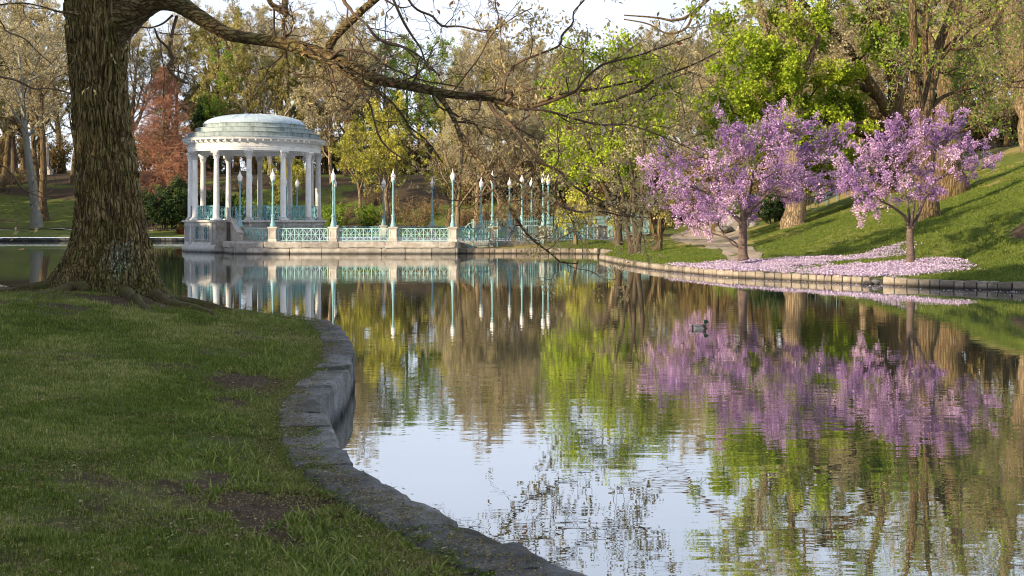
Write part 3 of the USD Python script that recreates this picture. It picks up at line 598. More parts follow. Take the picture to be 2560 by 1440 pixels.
obj('ceiling', lathe([(0, 8.02), (4.75, 8.02), (4.75, 8.1), (0, 8.1)], 48), 'white_paint', band)
obj('gutter', ring([(5.0, 8.68), (5.6, 8.68), (5.62, 8.71), (5.1, 8.78), (5.0, 8.78)]), 'dome_metal', band, smooth=25)
for r0, r1, z0_, z1_ in ((5.14, 5.1, 8.77, 9.13), (4.56, 4.53, 9.13, 9.53), (3.97, 3.95, 9.53, 9.88)):
    obj('roof_step', ring([(r1 - .9, z0_ - .02), (r0, z0_ - .02), (r0, z0_ + .04), (r1, z0_ + .06), (r1, z1_ - .08), (r1 + .05, z1_ - .05), (r1 + .04, z1_), (r1 - .9, z1_ + .015)]), 'verdigris', band, smooth=25)
zc = np.linspace(0, 1, 14); dome_p = [(3.93 * math.cos(a) , 9.885 + .86 * math.sin(a)) for a in np.linspace(0, PI / 2, 16)]
obj('dome', lathe([(0, 9.885)] + dome_p[:-1] + [(0, 10.745)], 72), 'dome_metal', band, smooth=30)
rb_ = []
for k in range(24):
    pts = np.array([(r, 0, z + .002) for r, z in dome_p[:-1]]); v, f = tubes(pts[None], np.full((1, len(pts)), .014), 4); rb_.append(rot(trimesh.Trimesh(v, f, process=False), 15 * k))
obj('dome_seams', cat_(rb_), 'dome_metal', band, smooth=30)
# railings between the columns, one left open for the stair
for k in range(N):
    if k == N - 1: continue
    p, q = pol(RC, PH[k], FL), pol(RC, PH[(k + 1) % N], FL); v = q - p; L = np.linalg.norm(v); u = v / L; a = p + u * .34; L -= .68
    R = UsdGeom.Xform.Define(stage, unique(str(band.GetPath()), 'balustrade')); R.AddTranslateOp().Set(Gf.Vec3d(*a)); R.AddRotateZOp().Set(math.degrees(math.atan2(v[1], v[0])))
    rail_parts(R.GetPrim(), L, 3, 'rail_paint', 1.0, .1)
# stair towards the terrace
SD = 25.0      # bearing of the stair
def stair_pt(r, s, z):          # r outward along the stair, s sideways (to the right seen from outside)
    a = math.radians(SD); o = np.array([math.sin(a), -math.cos(a)]); side = np.array([math.cos(a), math.sin(a)]); q = o * r + side * s + np.array([-1.45, -.3])
    return np.array([q[0], q[1], z])
steps = UsdGeom.Xform.Define(stage, unique(str(band.GetPath()), 'stair')).GetPrim()
for k in range(9):
    z1 = FL - .003 - .165 * (k + 1); 
    if z1 < DECK + .05: break
    m = trimesh.creation.box((2.3, .36, z1 - .3)); m.apply_translation((0, 0, (z1 + .3) / 2)); rot(m, SD); c = stair_pt(4.95 + .31 * k, 0, 0); move(m, c[0], c[1], 0); obj('step', m, 'pedestal_stone', steps)
for s, nm in ((-1.35, 'left'), (1.35, 'right')):
    a = [(4.6, .30), (4.6, FL + .02), (5.1, FL + .02), (7.3, DECK + .62), (7.6, DECK + .62), (7.6, .30)]
    pr = trimesh.creation.extrude_polygon(Polygon(a), .34, engine='earcut'); v = np.array(pr.vertices); pr.vertices = np.array([stair_pt(x, s + (z_ - .17), y) for x, y, z_ in v])
    obj('flank_wall', pr, 'terrace_stone', steps)
    ca = [(4.6, FL + .022), (5.1, FL + .022), (7.3, DECK + .624), (7.65, DECK + .624), (7.65, DECK + .70), (7.35, DECK + .70), (5.13, FL + .1), (4.6, FL + .1)]
    pr = trimesh.creation.extrude_polygon(Polygon(ca), .44, engine='earcut'); v = np.array(pr.vertices); pr.vertices = np.array([stair_pt(x, s + (z_ - .22), y) for x, y, z_ in v])
    obj('flank_coping', pr, 'terrace_stone', steps)
    hr = [stair_pt(4.75, s * .8, FL + 1.05), stair_pt(5.5, s * .8, FL + .55)]
    for pz in (hr[0], hr[1]): obj('handrail_post', bar((pz[0], pz[1], FL - .1 if pz is hr[0] else FL - .45), pz, .05), 'rail_paint', steps)
    for dz in (0, -.3, -.6): obj('handrail', bar(hr[0] + [0, 0, dz], hr[1] + [0, 0, dz], .05), 'rail_paint', steps)
obj('stair_pier', cat_([box(-1.75, -.95, -5.75, -4.6, -.3, FL - .01), box(-1.83, -.87, -5.83, -4.6, -.6, .5)]), 'terrace_stone', band)
# ------------------------------------------------------------------ trees: branching and leaves
def unit(v): return v / (np.linalg.norm(v, axis=-1, keepdims=True) + 1e-9)
def walk(r, P, D, L, n, wig, up):
    pts = [P]; D = unit(D)
    for k in range(n - 1):
        D = unit(D + r.normal(0, wig, D.shape) + np.array([0, 0, up])); P = P + D * (L / (n - 1))[:, None]; pts.append(P)
    return np.stack(pts, 1)
def fork(r, pts, rad, k, t0, t1, ang, ln, rr, lens=None, shape=.5, rmin=.006):
    """k children per branch: start points, directions, lengths, radii"""
    B, n, _ = pts.shape; t = t0 + (t1 - t0) * (np.arange(k)[None] + r.uniform(0, 1, (B, k))) / k
    u = t * (n - 1); i = np.minimum(u.astype(int), n - 2); f = u - i; b = np.arange(B)[:, None]
    P = pts[b, i] * (1 - f)[..., None] + pts[b, i + 1] * f[..., None]; T = unit(pts[b, i + 1] - pts[b, i]); R = rad[b, i] * (1 - f) + rad[b, i + 1] * f
    ref = np.where(np.abs(T[..., 2:]) < .9, [0, 0, 1.0], [1.0, 0, 0]); U = unit(np.cross(T, ref)); V = np.cross(T, U)
    ph = 2.4 * np.arange(k)[None] + r.uniform(0, 6.28, (B, 1)) + r.normal(0, .5, (B, k)); a = np.radians(r.uniform(*ang, (B, k)))
    D = np.cos(a)[..., None] * T + np.sin(a)[..., None] * (np.cos(ph)[..., None] * U + np.sin(ph)[..., None] * V)
    if lens is None: lens = np.linalg.norm(np.diff(pts, axis=1), axis=2).sum(1)
    L = lens[:, None] * ln * (1 - shape * t) * r.uniform(.65, 1.25, (B, k))
    return P.reshape(-1, 3), D.reshape(-1, 3), L.ravel(), np.maximum(R.ravel() * rr, rmin)
def taper(R, n, end=.35): return R[:, None] * np.linspace(1, end, n)[None]
def leaves(r, P, size, wide=.55, flat=.0, hang=0.0, tone=None, lie=1.0):
    """one folded rhombic leaf at each point P: mesh and per-vertex tone"""
    n = len(P); ax = unit(r.normal(0, 1, (n, 3)) * [1, 1, lie] + [0, 0, -hang]); nr = unit(r.normal(0, 1, (n, 3)) + [0, 0, flat]); sd = unit(np.cross(ax, nr)); nr = np.cross(sd, ax)
    s = size * r.uniform(.6, 1.35, (n, 1)); m = P + ax * s * .5; w = sd * s * wide * .5; fold = nr * s * .12
    v = np.stack([P, m + w + fold, P + ax * s, m - w + fold], 1).reshape(-1, 3); k = np.arange(n)[:, None] * 4
    f = np.vstack([np.hstack([k, k + 1, k + 2]), np.hstack([k, k + 2, k + 3])])
    if tone is None: tone = r.uniform(0, 1, n)
    return (v, f), np.repeat(np.clip(tone, 0, 1), 4)
def on_paths(r, pts, k, jit=.05, t0=.15):
    B, n, _ = pts.shape; u = (t0 + (1 - t0) * r.uniform(0, 1, (B, k))) * (n - 1); i = np.minimum(u.astype(int), n - 2); f = (u - i)[..., None]; b = np.arange(B)[:, None]
    return (pts[b, i] * (1 - f) + pts[b, i + 1] * f).reshape(-1, 3) + r.normal(0, jit, (B * k, 3))
def clump_tone(r, P, s=.5, seed=1): return .5 + (fbm(P * s, 2, seed) - .5) * 1.5 + r.normal(0, .22, len(P))

def bare_tree(seed, h, name, label, loc, mats, kids=(9, 7, 6, 4), leaf=(3, .16), spread=(30, 60), trunk=.42, up=.10, r0=None, straight=.03, hang=0, group=None, thick=1.0, leafname='buds', t1=.35, wide=.7):
    r = np.random.default_rng(seed); r0 = r0 or h * .02
    tr = walk(r, np.zeros((1, 3)), np.array([[r.normal(0, .05), r.normal(0, .05), 1.0]]), np.array([h * .86]), 12, straight, .06); tr[:, 0, 2] -= .3
    rad = taper(np.array([r0]), 12, .18); rad[:, 0] *= 1.5
    P, D, L, R = fork(r, tr, rad, kids[0], t1, .97, spread, .52, .55, shape=.45); l1 = walk(r, P, D, L, 8, .13, up); R1 = taper(R, 8, .3)
    P, D, L, R = fork(r, l1, R1, kids[1], .2, 1.0, (25, 65), .48, .6, shape=.45); l2 = walk(r, P, D, L, 6, .16, up * .6 - hang * .3); R2 = taper(R, 6, .35)
    P, D, L, R = fork(r, l2, R2, kids[2], .15, 1.0, (25, 65), .5, .6, shape=.4, rmin=.012 * thick); l3 = walk(r, P, D, L, 4, .18, up * .5 - hang); R3 = taper(R, 4, .5)
    P, D, L, R = fork(r, l3, R3, kids[3], .2, 1.0, (20, 60), .6, .7, shape=.3, rmin=.009 * thick); l4 = walk(r, P, D, L, 3, .18, .03 - hang * 1.4); R4 = taper(R, 3, .5)
    t = thing(name, label, 'tree', loc, group=group)
    obj('trunk', tubes(tr, rad, 10), mats[0], t, smooth=True)
    obj('limbs', join([tubes(l1, R1, 6), tubes(l2, R2, 4)]), mats[0], t, smooth=True, kind='stuff')
    obj('twigs', join([tubes(l3, R3, 3), tubes(l4, R4, 3)]), mats[1], t, kind='stuff')
    if leaf[0]:
        Q = on_paths(r, l4, leaf[0], .10); m, tn = leaves(r, Q, leaf[1], wide, hang=hang * 2, tone=clump_tone(r, Q, .45, seed)); obj(leafname, m, mats[2], t, kind='stuff', attrs={'tone': tn})
    return t

def hero_tree(seed, name, label, base, trunks, targets, mats, leaf=(8, .16), radius=1.2, subs=(7, 6, 4), wig=.12, cat='tree', flat=0.0, hang=0, leafname='leaves', sag=.25, jit=.10, wide=.75, limb_r=.4, thick=1.0, group=None, twiglet=True, tonescale=.5, mid_leaf=0):
    """a tree grown to a plan. trunks: paths of (x, y, z, radius); targets: (x, y, z, spread) where the limbs end"""
    r = np.random.default_rng(seed); base = np.asarray(base, float)
    t = thing(name, label, cat, base, group=group)
    tp = []
    for p in trunks:
        c = spline(np.array(p, float), 26); c[:, :2] += (np.stack([noise(c[:, :3] * .9 + seed, 1), noise(c[:, :3] * .9 + seed, 2)], 1) - .5) * c[:, 3:4] * .8; tp.append(c)
    for c in tp: obj('trunk', tubes((c[:, :3] - base)[None], c[:, 3][None], 14), mats[0], t, smooth=True)
    pool = np.vstack(tp); T = np.array(targets, float)
    lim, lr = [], []
    for q in T:
        d = np.linalg.norm(pool[:, :3] - q[:3], axis=1); ok = (pool[:, 2] < q[2] + .3) & (pool[:, 2] > base[2] + .16 * (pool[:, 2].max() - base[2]))
        sc = d - .55 * (pool[:, 2] - base[2]) * -1 * 0 + np.abs((q[2] - pool[:, 2]) - .55 * np.hypot(*(pool[:, :2] - q[:2]).T)) * .8; sc = np.where(ok, sc, sc + 50); k = int(np.argmin(sc + r.uniform(0, .6, len(sc))))
        a, e = pool[k, :3], q[:3]; m1 = a + (e - a) * .33 + np.array([0, 0, sag * np.linalg.norm(e - a) * .35]) + r.normal(0, .1, 3); m2 = a + (e - a) * .7 + np.array([0, 0, sag * np.linalg.norm(e - a) * .30]) + r.normal(0, .12, 3)
        c = spline(np.array([a, m1, m2, e]), 12); c[1:-1] += r.normal(0, wig * .5, (10, 3)) * np.linalg.norm(e - a) * .12
        lim.append(c); R0 = min(pool[k, 3] * .62, limb_r * (.35 + .12 * np.linalg.norm(e - a)) * .3); lr.append(np.linspace(R0, max(R0 * .25, .015), 12))
    lim, lr = np.array(lim), np.array(lr)
    S = T[:, 3] * radius
    P, D, L, R = fork(r, lim, lr, subs[0], .42, 1.0, (25, 75), 1.0, .6, lens=S, shape=.1, rmin=.012 * thick); l2 = walk(r, P, D, L, 6, .18, .08 - hang * .3); R2 = taper(R, 6, .4)
    P, D, L, R = fork(r, l2, R2, subs[1], .15, 1.0, (25, 70), .55, .65, shape=.35, rmin=.008 * thick); l3 = walk(r, P, D, L, 4, .18, .06 - hang); R3 = taper(R, 4, .5)
    br = [tubes(lim, lr, 7), tubes(l2, R2, 4)]
    obj('limbs', join(br), mats[0], t, smooth=True, kind='stuff')
    tw = [tubes(l3, R3, 3)]; last = l3
    if subs[2]:
        P, D, L, R = fork(r, l3, R3, subs[2], .2, 1.0, (20, 65), .6, .7, shape=.3, rmin=.006 * thick); last = walk(r, P, D, L, 3, .15, .05 - hang); tw.append(tubes(last, taper(R, 3, .5), 3))
    obj('twigs', join(tw), mats[1], t, kind='stuff')
    Q = on_paths(r, last, leaf[0], jit, .1)
    if mid_leaf: Q = np.vstack([Q, on_paths(r, l2, mid_leaf, jit * 1.2, .35)])
    m, tn = leaves(r, Q, leaf[1], wide, flat, hang, clump_tone(r, Q + base, tonescale, seed)); m = (m[0], m[1])
    # everything was laid out in world coordinates; bring it to the tree's own
    obj(leafname, m, mats[2], t, kind='stuff', attrs={'tone': tn})
    for nm in ('limbs', 'twigs', leafname):
        g = UsdGeom.Mesh.Get(stage, str(t.GetPath()) + '/' + nm); a = np.array(g.GetPointsAttr().Get()) - base.astype(np.float32); g.GetPointsAttr().Set(Vt.Vec3fArray.FromNumpy(a.astype(np.float32)))
    return t
def tg(rows, Y, spread=1.0):
    """limb ends given as (column, row, distance offset, reach) in the picture's own pixels"""
    return [(*W(x, y, Y + d), s * spread) for x, y, d, s in rows]
def tr(rows, Y):
    return [(*W(x, y, Y + d), w / 2 * (Y + d) / FPX) for x, y, d, w in rows]

# two blossoming cherries on the right bank
Y1, Y2 = 57.6, 52.6
c1 = stand(1857, Y1); c2 = stand(2275, Y2)
cherry_m = ('cherry_bark', 'cherry_bark', 'blossom')
T1 = [(1640, 415, 0, 1.1), (1610, 400, 1.5, .7), (1680, 450, -1.8, 1.0), (1700, 500, -.8, 1.1), (1690, 545, .4, .8), (1740, 540, 1.5, .9), (1720, 400, 1.2, 1.1), (1780, 440, -1.2, 1.2), (1790, 520, -1.5, 1.0), (1800, 360, .8, 1.1), (1815, 300, -.3, .8), (1850, 480, -2.2, 1.1),
      (1860, 390, 0, 1.2), (1890, 330, 1.6, 1.1), (1930, 275, .2, .9), (1960, 310, -1.0, 1.0), (1940, 400, -1.8, 1.2), (1920, 470, 1.8, 1.1), (1980, 450, -.6, 1.2), (2010, 370, .9, 1.1), (2030, 300, -.5, .8), (2060, 420, 1.8, 1.0), (2090, 350, 0, 1.0), (2120, 310, .8, .7), (2110, 450, -.8, .9), (1990, 500, 1.2, .9), (1880, 525, 1.0, .7), (1760, 480, 2.4, 1.0), (1830, 430, 2.6, 1.1), (1650, 490, .8, .8)]
hero_tree(101, 'cherry_tree', 'wide pink blossoming cherry tree on the right bank, left of the two', c1,
          [tr([(1857, 650, 0, 30), (1856, 635, 0, 25), (1857, 600, 0, 21), (1858, 560, 0, 20), (1858, 552, 0, 18)], Y1), tr([(1858, 556, 0, 14), (1870, 530, .1, 10), (1895, 508, .2, 8), (1925, 480, .3, 5)], Y1), tr([(1856, 558, 0, 14), (1835, 540, -.1, 10), (1800, 515, -.3, 7), (1775, 490, -.4, 5)], Y1), tr([(1857, 555, 0, 12), (1852, 520, .2, 9), (1835, 480, .4, 6), (1825, 440, .5, 4)], Y1), tr([(1859, 552, 0, 10), (1862, 520, -.3, 8), (1872, 480, -.6, 5), (1880, 430, -.8, 4)], Y1)],
          tg(T1, Y1), cherry_m, leaf=(8, .062), radius=.98, subs=(8, 6, 3), leafname='blossom', sag=.05, jit=.04, wide=.95, limb_r=.2, mid_leaf=26, tonescale=.9)
T2 = [(2130, 430, 0, .9), (2110, 470, .8, .8), (2160, 530, -.8, .7), (2175, 480, -1.3, .9), (2180, 400, .9, 1.0), (2200, 350, -.4, .9), (2230, 440, -1.6, 1.0), (2240, 320, .6, .9), (2280, 300, 0, .8), (2290, 380, -1.2, 1.1), (2310, 440, 1.4, .9), (2330, 340, .9, 1.0), (2340, 285, -.3, .7), (2370, 400, -.9, 1.0), (2400, 330, .3, .9), (2420, 290, .8, .6), (2440, 390, .6, .8), (2470, 350, -.4, .7), (2490, 400, .2, .6), (2260, 490, 1.2, .7), (2340, 470, -1.4, .6), (2150, 370, 1.4, .8), (2100, 400, -.5, .7)]
hero_tree(102, 'cherry_tree', 'smaller open pink cherry tree on the right bank, right of the two', c2,
          [tr([(2275, 660, 0, 26), (2275, 640, 0, 21), (2275, 600, 0, 17), (2276, 580, 0, 18), (2277, 572, 0, 15)], Y2), tr([(2278, 578, 0, 12), (2292, 545, 0, 9), (2310, 500, .2, 7), (2340, 450, .4, 4)], Y2), tr([(2274, 576, 0, 11), (2264, 545, -.1, 8), (2235, 520, -.3, 6), (2200, 500, -.5, 4)], Y2), tr([(2276, 574, 0, 9), (2272, 530, .2, 7), (2262, 480, .4, 5), (2250, 430, .5, 4)], Y2), tr([(2278, 570, 0, 9), (2284, 520, -.3, 6), (2290, 460, -.5, 4)], Y2)],
          tg(T2, Y2), cherry_m, leaf=(8, .058), radius=.92, subs=(7, 5, 3), leafname='blossom', sag=.05, jit=.04, wide=.95, limb_r=.18, mid_leaf=22, tonescale=.9)

# big maple on the right hill: pale and dark trunks, fresh green crown
ma = hit(2218, 487); mY = ma[1]
TM = [(1800, 60, 0, 1.5), (1830, 130, -3, 1.6), (1790, 190, 2, 1.3), (1850, 220, -1, 1.6), (1900, 280, 1, 1.6), (1850, 330, 3, 1.5), (1800, 370, 0, 1.4), (1880, 390, -3, 1.5), (1950, 350, 2, 1.6), (1960, 250, -3, 1.5), (2010, 290, 0, 1.5), (2060, 330, -3, 1.4), (2070, 250, 2, 1.4), (2110, 200, -2, 1.3), (2130, 290, 1, 1.3), (2010, 420, 1, 1.3), (2080, 400, 3, 1.2), (1920, 130, 3, 1.3), (1970, 60, -2, 1.5), (1900, 30, -1, 1.6), (2050, 110, 3, 1.1), (1850, -40, 1, 1.8), (1960, -60, -3, 1.8), (2080, -30, 2, 1.6), (1790, -120, 0, 1.8), (1900, -160, 3, 1.8), (2020, -180, -2, 1.8), (2150, -110, 0, 1.8), (2200, 110, -3, 1.1), (2250, 90, 2, 1.2), (2150, 60, 2, 1.2), (2330, 130, -2, 1.0), (1760, 270, 1, 1.0), (2160, 390, -1, 1.0), (1940, 440, 2, 1.0), (1980, 200, -6, 1.5), (1960, 120, -6, 1.5), (2010, 60, -6, 1.5), (1930, 330, -6, 1.4), (2020, 350, -6, 1.3), (2080, 170, -5, 1.4), (1870, 100, -5, 1.5), (1820, 280, -4, 1.4), (1790, 330, -4, 1.2), (1880, 170, -6, 1.4), (2100, 370, -4, 1.2)]
hero_tree(201, 'maple_tree', 'big maple with fresh green leaves and pale lower trunk behind the cherries', ma,
          [tr([(2216, 500, 0, 74), (2218, 470, 0, 58), (2220, 420, 0, 50), (2236, 340, 0, 46), (2242, 260, 0, 40), (2232, 160, -.3, 36), (2222, 60, -.5, 30), (2190, -80, -.8, 22), (2160, -220, -1, 12)], mY), tr([(2236, 300, 0, 30), (2190, 230, -1, 24), (2120, 120, -1.5, 18), (2020, 20, -2, 14), (1960, -60, -2, 9)], mY), tr([(2238, 280, 0, 26), (2150, 215, 1, 20), (2040, 200, 1.5, 14), (1930, 190, 2, 9)], mY), tr([(2234, 340, 0, 22), (2140, 310, -1.5, 15), (2000, 300, -2, 10), (1880, 310, -2.5, 7)], mY), tr([(2232, 60, 0, 24), (2130, -60, .5, 18), (1990, -70, 1, 15), (1860, -50, 1.2, 13), (1775, -8, 1.4, 11), (1735, 32, 1.5, 9), (1690, 52, 1.6, 7), (1640, 44, 1.7, 5), (1560, 38, 1.8, 3)], mY), tr([(1735, 32, 1.5, 7), (1715, 70, 1.6, 6), (1670, 84, 1.7, 5), (1620, 60, 1.8, 4), (1560, 48, 2, 3)], mY), tr([(2228, 120, 0, 26), (2160, 0, 1, 20), (2060, -90, 1.5, 14), (1940, -150, 2, 9)], mY)],
          tg(TM, mY), ('brown_bark', 'brown_bark', 'maple_leaf'), leaf=(12, .21), radius=1.25, subs=(8, 5, 3), jit=.15, flat=.6, limb_r=.5, sag=.2, wide=.9, tonescale=.45)
mb = hit(2322, 545); bY = mb[1]
TB = [(2280, 60, 1, 1.5), (2400, 40, -1, 1.6), (2450, 130, 1, 1.4), (2380, 180, 2, 1.2), (2260, 160, -2, 1.2), (2480, 230, 2, 1.3), (2420, 280, 3, 1.2), (2500, 60, 0, 1.6), (2340, -40, 0, 1.8), (2450, -80, 2, 1.8), (2250, -100, -1, 1.8), (2540, -60, -1, 1.8), (2360, -180, 0, 2.0), (2200, 0, 2, 1.4), (2520, 300, 3, 1.1), (2180, -160, 1, 1.8)]
hero_tree(202, 'oak_tree', 'dark many stemmed bare tree forking behind the right cherry', mb,
          [tr([(2322, 580, 0, 84), (2322, 552, 0, 72), (2318, 520, 0, 54), (2315, 440, 0, 46), (2312, 330, 0, 44), (2306, 280, 0, 40)], bY), tr([(2304, 290, 0, 26), (2288, 200, -.3, 24), (2286, 100, -.6, 20), (2275, -20, -1, 16), (2260, -160, -1, 8)], bY), tr([(2310, 290, 0, 32), (2330, 200, .3, 28), (2350, 110, .5, 24), (2380, 20, .8, 18), (2420, -120, 1, 9)], bY), tr([(2314, 310, 0, 24), (2318, 220, .8, 22), (2312, 120, 1.2, 18), (2320, -60, 1.5, 12), (2330, -180, 1.5, 6)], bY), tr([(2345, 150, .4, 18), (2400, 90, 1, 14), (2470, 40, 1.5, 10)], bY)],
          tg(TB, bY), ('brown_bark', 'tan_twig', 'spring_leaf'), leaf=(2, .15), radius=1.5, subs=(8, 6, 4), limb_r=.5, thick=1.3, jit=.15)
mc = hit(2385, 487); cY = mc[1]
TC = [(2440, 200, 0, 1.8), (2500, 120, 2, 1.8), (2360, 100, 3, 1.8), (2450, 20, 2, 2.0), (2550, 40, 1, 2.0), (2380, -80, 0, 2.2), (2500, -120, 1, 2.2), (2300, -60, 3, 2.0), (2560, 200, 2, 1.6), (2440, -220, 1, 2.2)]
hero_tree(203, 'oak_tree', 'thickest grey trunk on the right hill, half hidden by the right cherry', mc,
          [tr([(2382, 540, 0, 112), (2380, 500, 0, 92), (2380, 460, 0, 78), (2375, 400, 0, 68), (2370, 300, 0, 60), (2372, 180, 0, 50), (2385, 40, .5, 38), (2400, -120, 1, 18)], cY), tr([(2372, 200, 0, 34), (2440, 110, 1, 26), (2500, 30, 1.5, 18), (2550, -80, 2, 9)], cY), tr([(2372, 220, 0, 30), (2330, 120, 1, 22), (2290, 20, 1.5, 14), (2270, -80, 2, 8)], cY)],
          tg(TC, cY), ('brown_bark', 'tan_twig', 'olive_leaf'), leaf=(2, .16), radius=1.5, subs=(8, 6, 4), limb_r=.6, thick=1.4, jit=.15)
md_ = hit(2580, 372, 40); dY = md_[1]
TD = [(2500, 180, -1, 1.6), (2470, 100, 1, 1.7), (2540, 60, 0, 1.8), (2430, 40, 1, 1.6), (2600, 120, 1, 1.8), (2520, -40, 0, 2.0), (2450, -60, -1, 1.8), (2580, -120, 1, 2.0), (2520, 260, 1, 1.2)]
hero_tree(204, 'oak_tree', 'pale smooth leaning trunk at the right edge of the picture', md_,
          [tr([(2585, 390, 0, 70), (2576, 330, 0, 52), (2556, 230, 0, 48), (2540, 130, 0, 50), (2528, 30, 0, 48), (2518, -100, 0, 34), (2500, -240, 0, 16)], dY), tr([(2528, 40, 0, 26), (2490, -40, -.6, 18), (2440, -100, -1, 10)], dY)],
          tg(TD, dY), ('tan_bark', 'tan_twig', 'olive_leaf'), leaf=(2, .13), radius=1.4, subs=(8, 6, 4), limb_r=.5, thick=1.2, jit=.15)
me = hit(1986, 566); eY = me[1]
TE = [(1930, 60, 0, 2.2), (2030, 40, 2, 2.2), (1880, 150, 2, 2.0), (2080, 150, -1, 2.0), (1960, -60, 1, 2.4), (2060, -90, 0, 2.4), (1900, -30, -1, 2.2), (1990, 160, 3, 1.8), (2110, 10, 1, 2.0), (1860, -120, 2, 2.2), (1980, -180, 1, 2.4)]
hero_tree(205, 'oak_tree', 'tall pale trunk with flared roots on the lawn between the two cherries', me,
          [tr([(1984, 584, 0, 96), (1984, 560, 0, 64), (1984, 530, 0, 54), (1984, 470, 0, 48), (1982, 380, 0, 44), (1985, 280, .2, 40), (1990, 160, .4, 32), (1980, 20, .6, 22), (1975, -140, .6, 9)], eY), tr([(1988, 240, .3, 24), (2030, 140, .8, 18), (2065, 20, 1, 12), (2080, -90, 1, 6)], eY), tr([(1988, 260, .3, 22), (1950, 170, 1, 16), (1910, 60, 1.5, 10), (1890, -50, 2, 6)], eY)],
          tg(TE, eY), ('tan_bark', 'tan_twig', 'bud_leaf'), leaf=(2, .18), radius=1.6, subs=(8, 6, 4), limb_r=.6, thick=1.6, jit=.15)

# green maple in the middle with several stems on the near bank, and its neighbour
mg = stand(1583, 76.5); gYY = mg[1]
TG = [(1500, 330, 10, 1.2), (1450, 300, 10, 1.4), (1420, 230, 9, 1.4), (1480, 200, 12, 1.6), (1560, 170, 10, 1.6), (1530, 250, 8, 1.5), (1620, 220, 12, 1.5), (1600, 300, 8, 1.4), (1440, 380, 9, 1.3), (1510, 400, 8, 1.2), (1400, 330, 12, 1.3), (1660, 280, 12, 1.3), (1650, 340, 9, 1.2), (1580, 370, 9, 1.2), (1460, 150, 11, 1.3), (1540, 130, 12, 1.3), (1390, 420, 10, 1.1), (1460, 440, 9, 1.0), (1640, 170, 12, 1.2), (1500, 290, 6, 1.3), (1570, 430, 8, 1.0), (1420, 170, 12, 1.1), (1690, 220, 13, 1.1)]
mg2 = stand(1545, 88.0)
hero_tree(206, 'maple_tree', 'fresh green leafy maple rising behind the cove in the middle', mg2,
          [tr([(1545, 612, 0, 22), (1545, 560, 0, 17), (1540, 470, 0, 18), (1530, 380, 0, 15), (1525, 280, 0, 11), (1520, 180, 0, 6)], 88), tr([(1546, 560, 0, 18), (1570, 480, 1, 14), (1590, 380, 2, 11), (1600, 270, 2, 7)], 88), tr([(1545, 540, 0, 16), (1500, 440, -1, 12), (1465, 340, -1, 9), (1450, 240, -1, 6)], 88)],
          tg([(x, y, d - 10, s) for x, y, d, s in TG], 88), ('dark_bark', 'brown_bark', 'maple_leaf'), leaf=(5, .20), radius=1.45, subs=(7, 5, 3), jit=.2, flat=.5, limb_r=.4, wide=.9)
TS = [(1560, 400, 0, .9), (1600, 380, 1, .9), (1620, 440, -.5, .8), (1540, 470, .5, .8), (1580, 350, .5, 1.0), (1630, 360, .8, .9), (1520, 420, -.8, .8), (1600, 490, 1, .6), (1550, 520, -.6, .6), (1640, 500, .4, .6)]
hero_tree(207, 'multi_stem_tree', 'dark several stemmed tree on the bank left of the cherries', mg,
          [tr([(1583, 648, 0, 30), (1580, 620, 0, 18), (1572, 590, 0, 12), (1566, 555, .1, 12), (1560, 500, .2, 10), (1545, 430, .3, 7), (1530, 380, .4, 4)], gYY), tr([(1587, 645, .1, 24), (1588, 600, 0, 13), (1585, 540, 0, 12), (1583, 460, 0, 9), (1570, 380, 0, 6), (1560, 330, 0, 4)], gYY), tr([(1592, 645, -.1, 26), (1598, 600, 0, 14), (1603, 540, 0, 12), (1606, 470, 0, 10), (1608, 390, 0, 7), (1605, 320, 0, 4)], gYY), tr([(1583, 640, .2, 20), (1570, 570, .6, 9), (1578, 500, .8, 8), (1590, 420, 1, 5)], gYY)],
          tg(TS, gYY), ('dark_bark', 'brown_bark', 'bud_leaf'), leaf=(2, .15), radius=1.0, subs=(6, 5, 3), limb_r=.25, hang=.1)
mh = stand(1638, 80.0)
hero_tree(208, 'multi_stem_tree', 'brown shrubby tree close behind the dark several stemmed one', mh,
          [tr([(1640, 628, 0, 24), (1639, 600, 0, 15), (1630, 560, 0, 11), (1615, 520, 0, 9), (1600, 480, 0, 5)], 80), tr([(1644, 626, 0, 22), (1648, 590, 0, 15), (1650, 550, 0, 10), (1655, 500, .3, 7), (1650, 440, .5, 4)], 80), tr([(1640, 610, .2, 12), (1662, 560, .5, 8), (1672, 520, .6, 5)], 80)],
          tg([(1600, 470, 0, .8), (1650, 430, .5, .9), (1680, 500, 0, .7), (1620, 520, -.5, .6), (1660, 540, -.5, .5), (1630, 390, .8, .9), (1690, 450, .8, .8)], 80), ('brown_bark', 'tan_twig', 'olive_leaf'), leaf=(3, .13), radius=1.0, subs=(6, 5, 3), limb_r=.2, hang=.12)
ms = stand(1440, 95.5)
hero_tree(209, 'small_tree', 'little yellow leaved tree in front of the tall picket fence', ms, [tr([(1440, 612, 0, 12), (1438, 590, 0, 9), (1434, 565, 0, 7), (1430, 540, 0, 5)], 95.5)],
          tg([(1400, 540, 0, .8), (1430, 500, .5, .9), (1460, 520, -.5, .9), (1480, 540, .3, .7), (1415, 560, -.6, .6), (1450, 550, .6, .7), (1440, 480, 0, .7)], 95.5), ('tan_bark', 'tan_twig', 'yellow_leaf'), leaf=(4, .15), radius=1.0, subs=(6, 5, 2), limb_r=.12, hang=.15)
mn = stand(1543, 95.0)
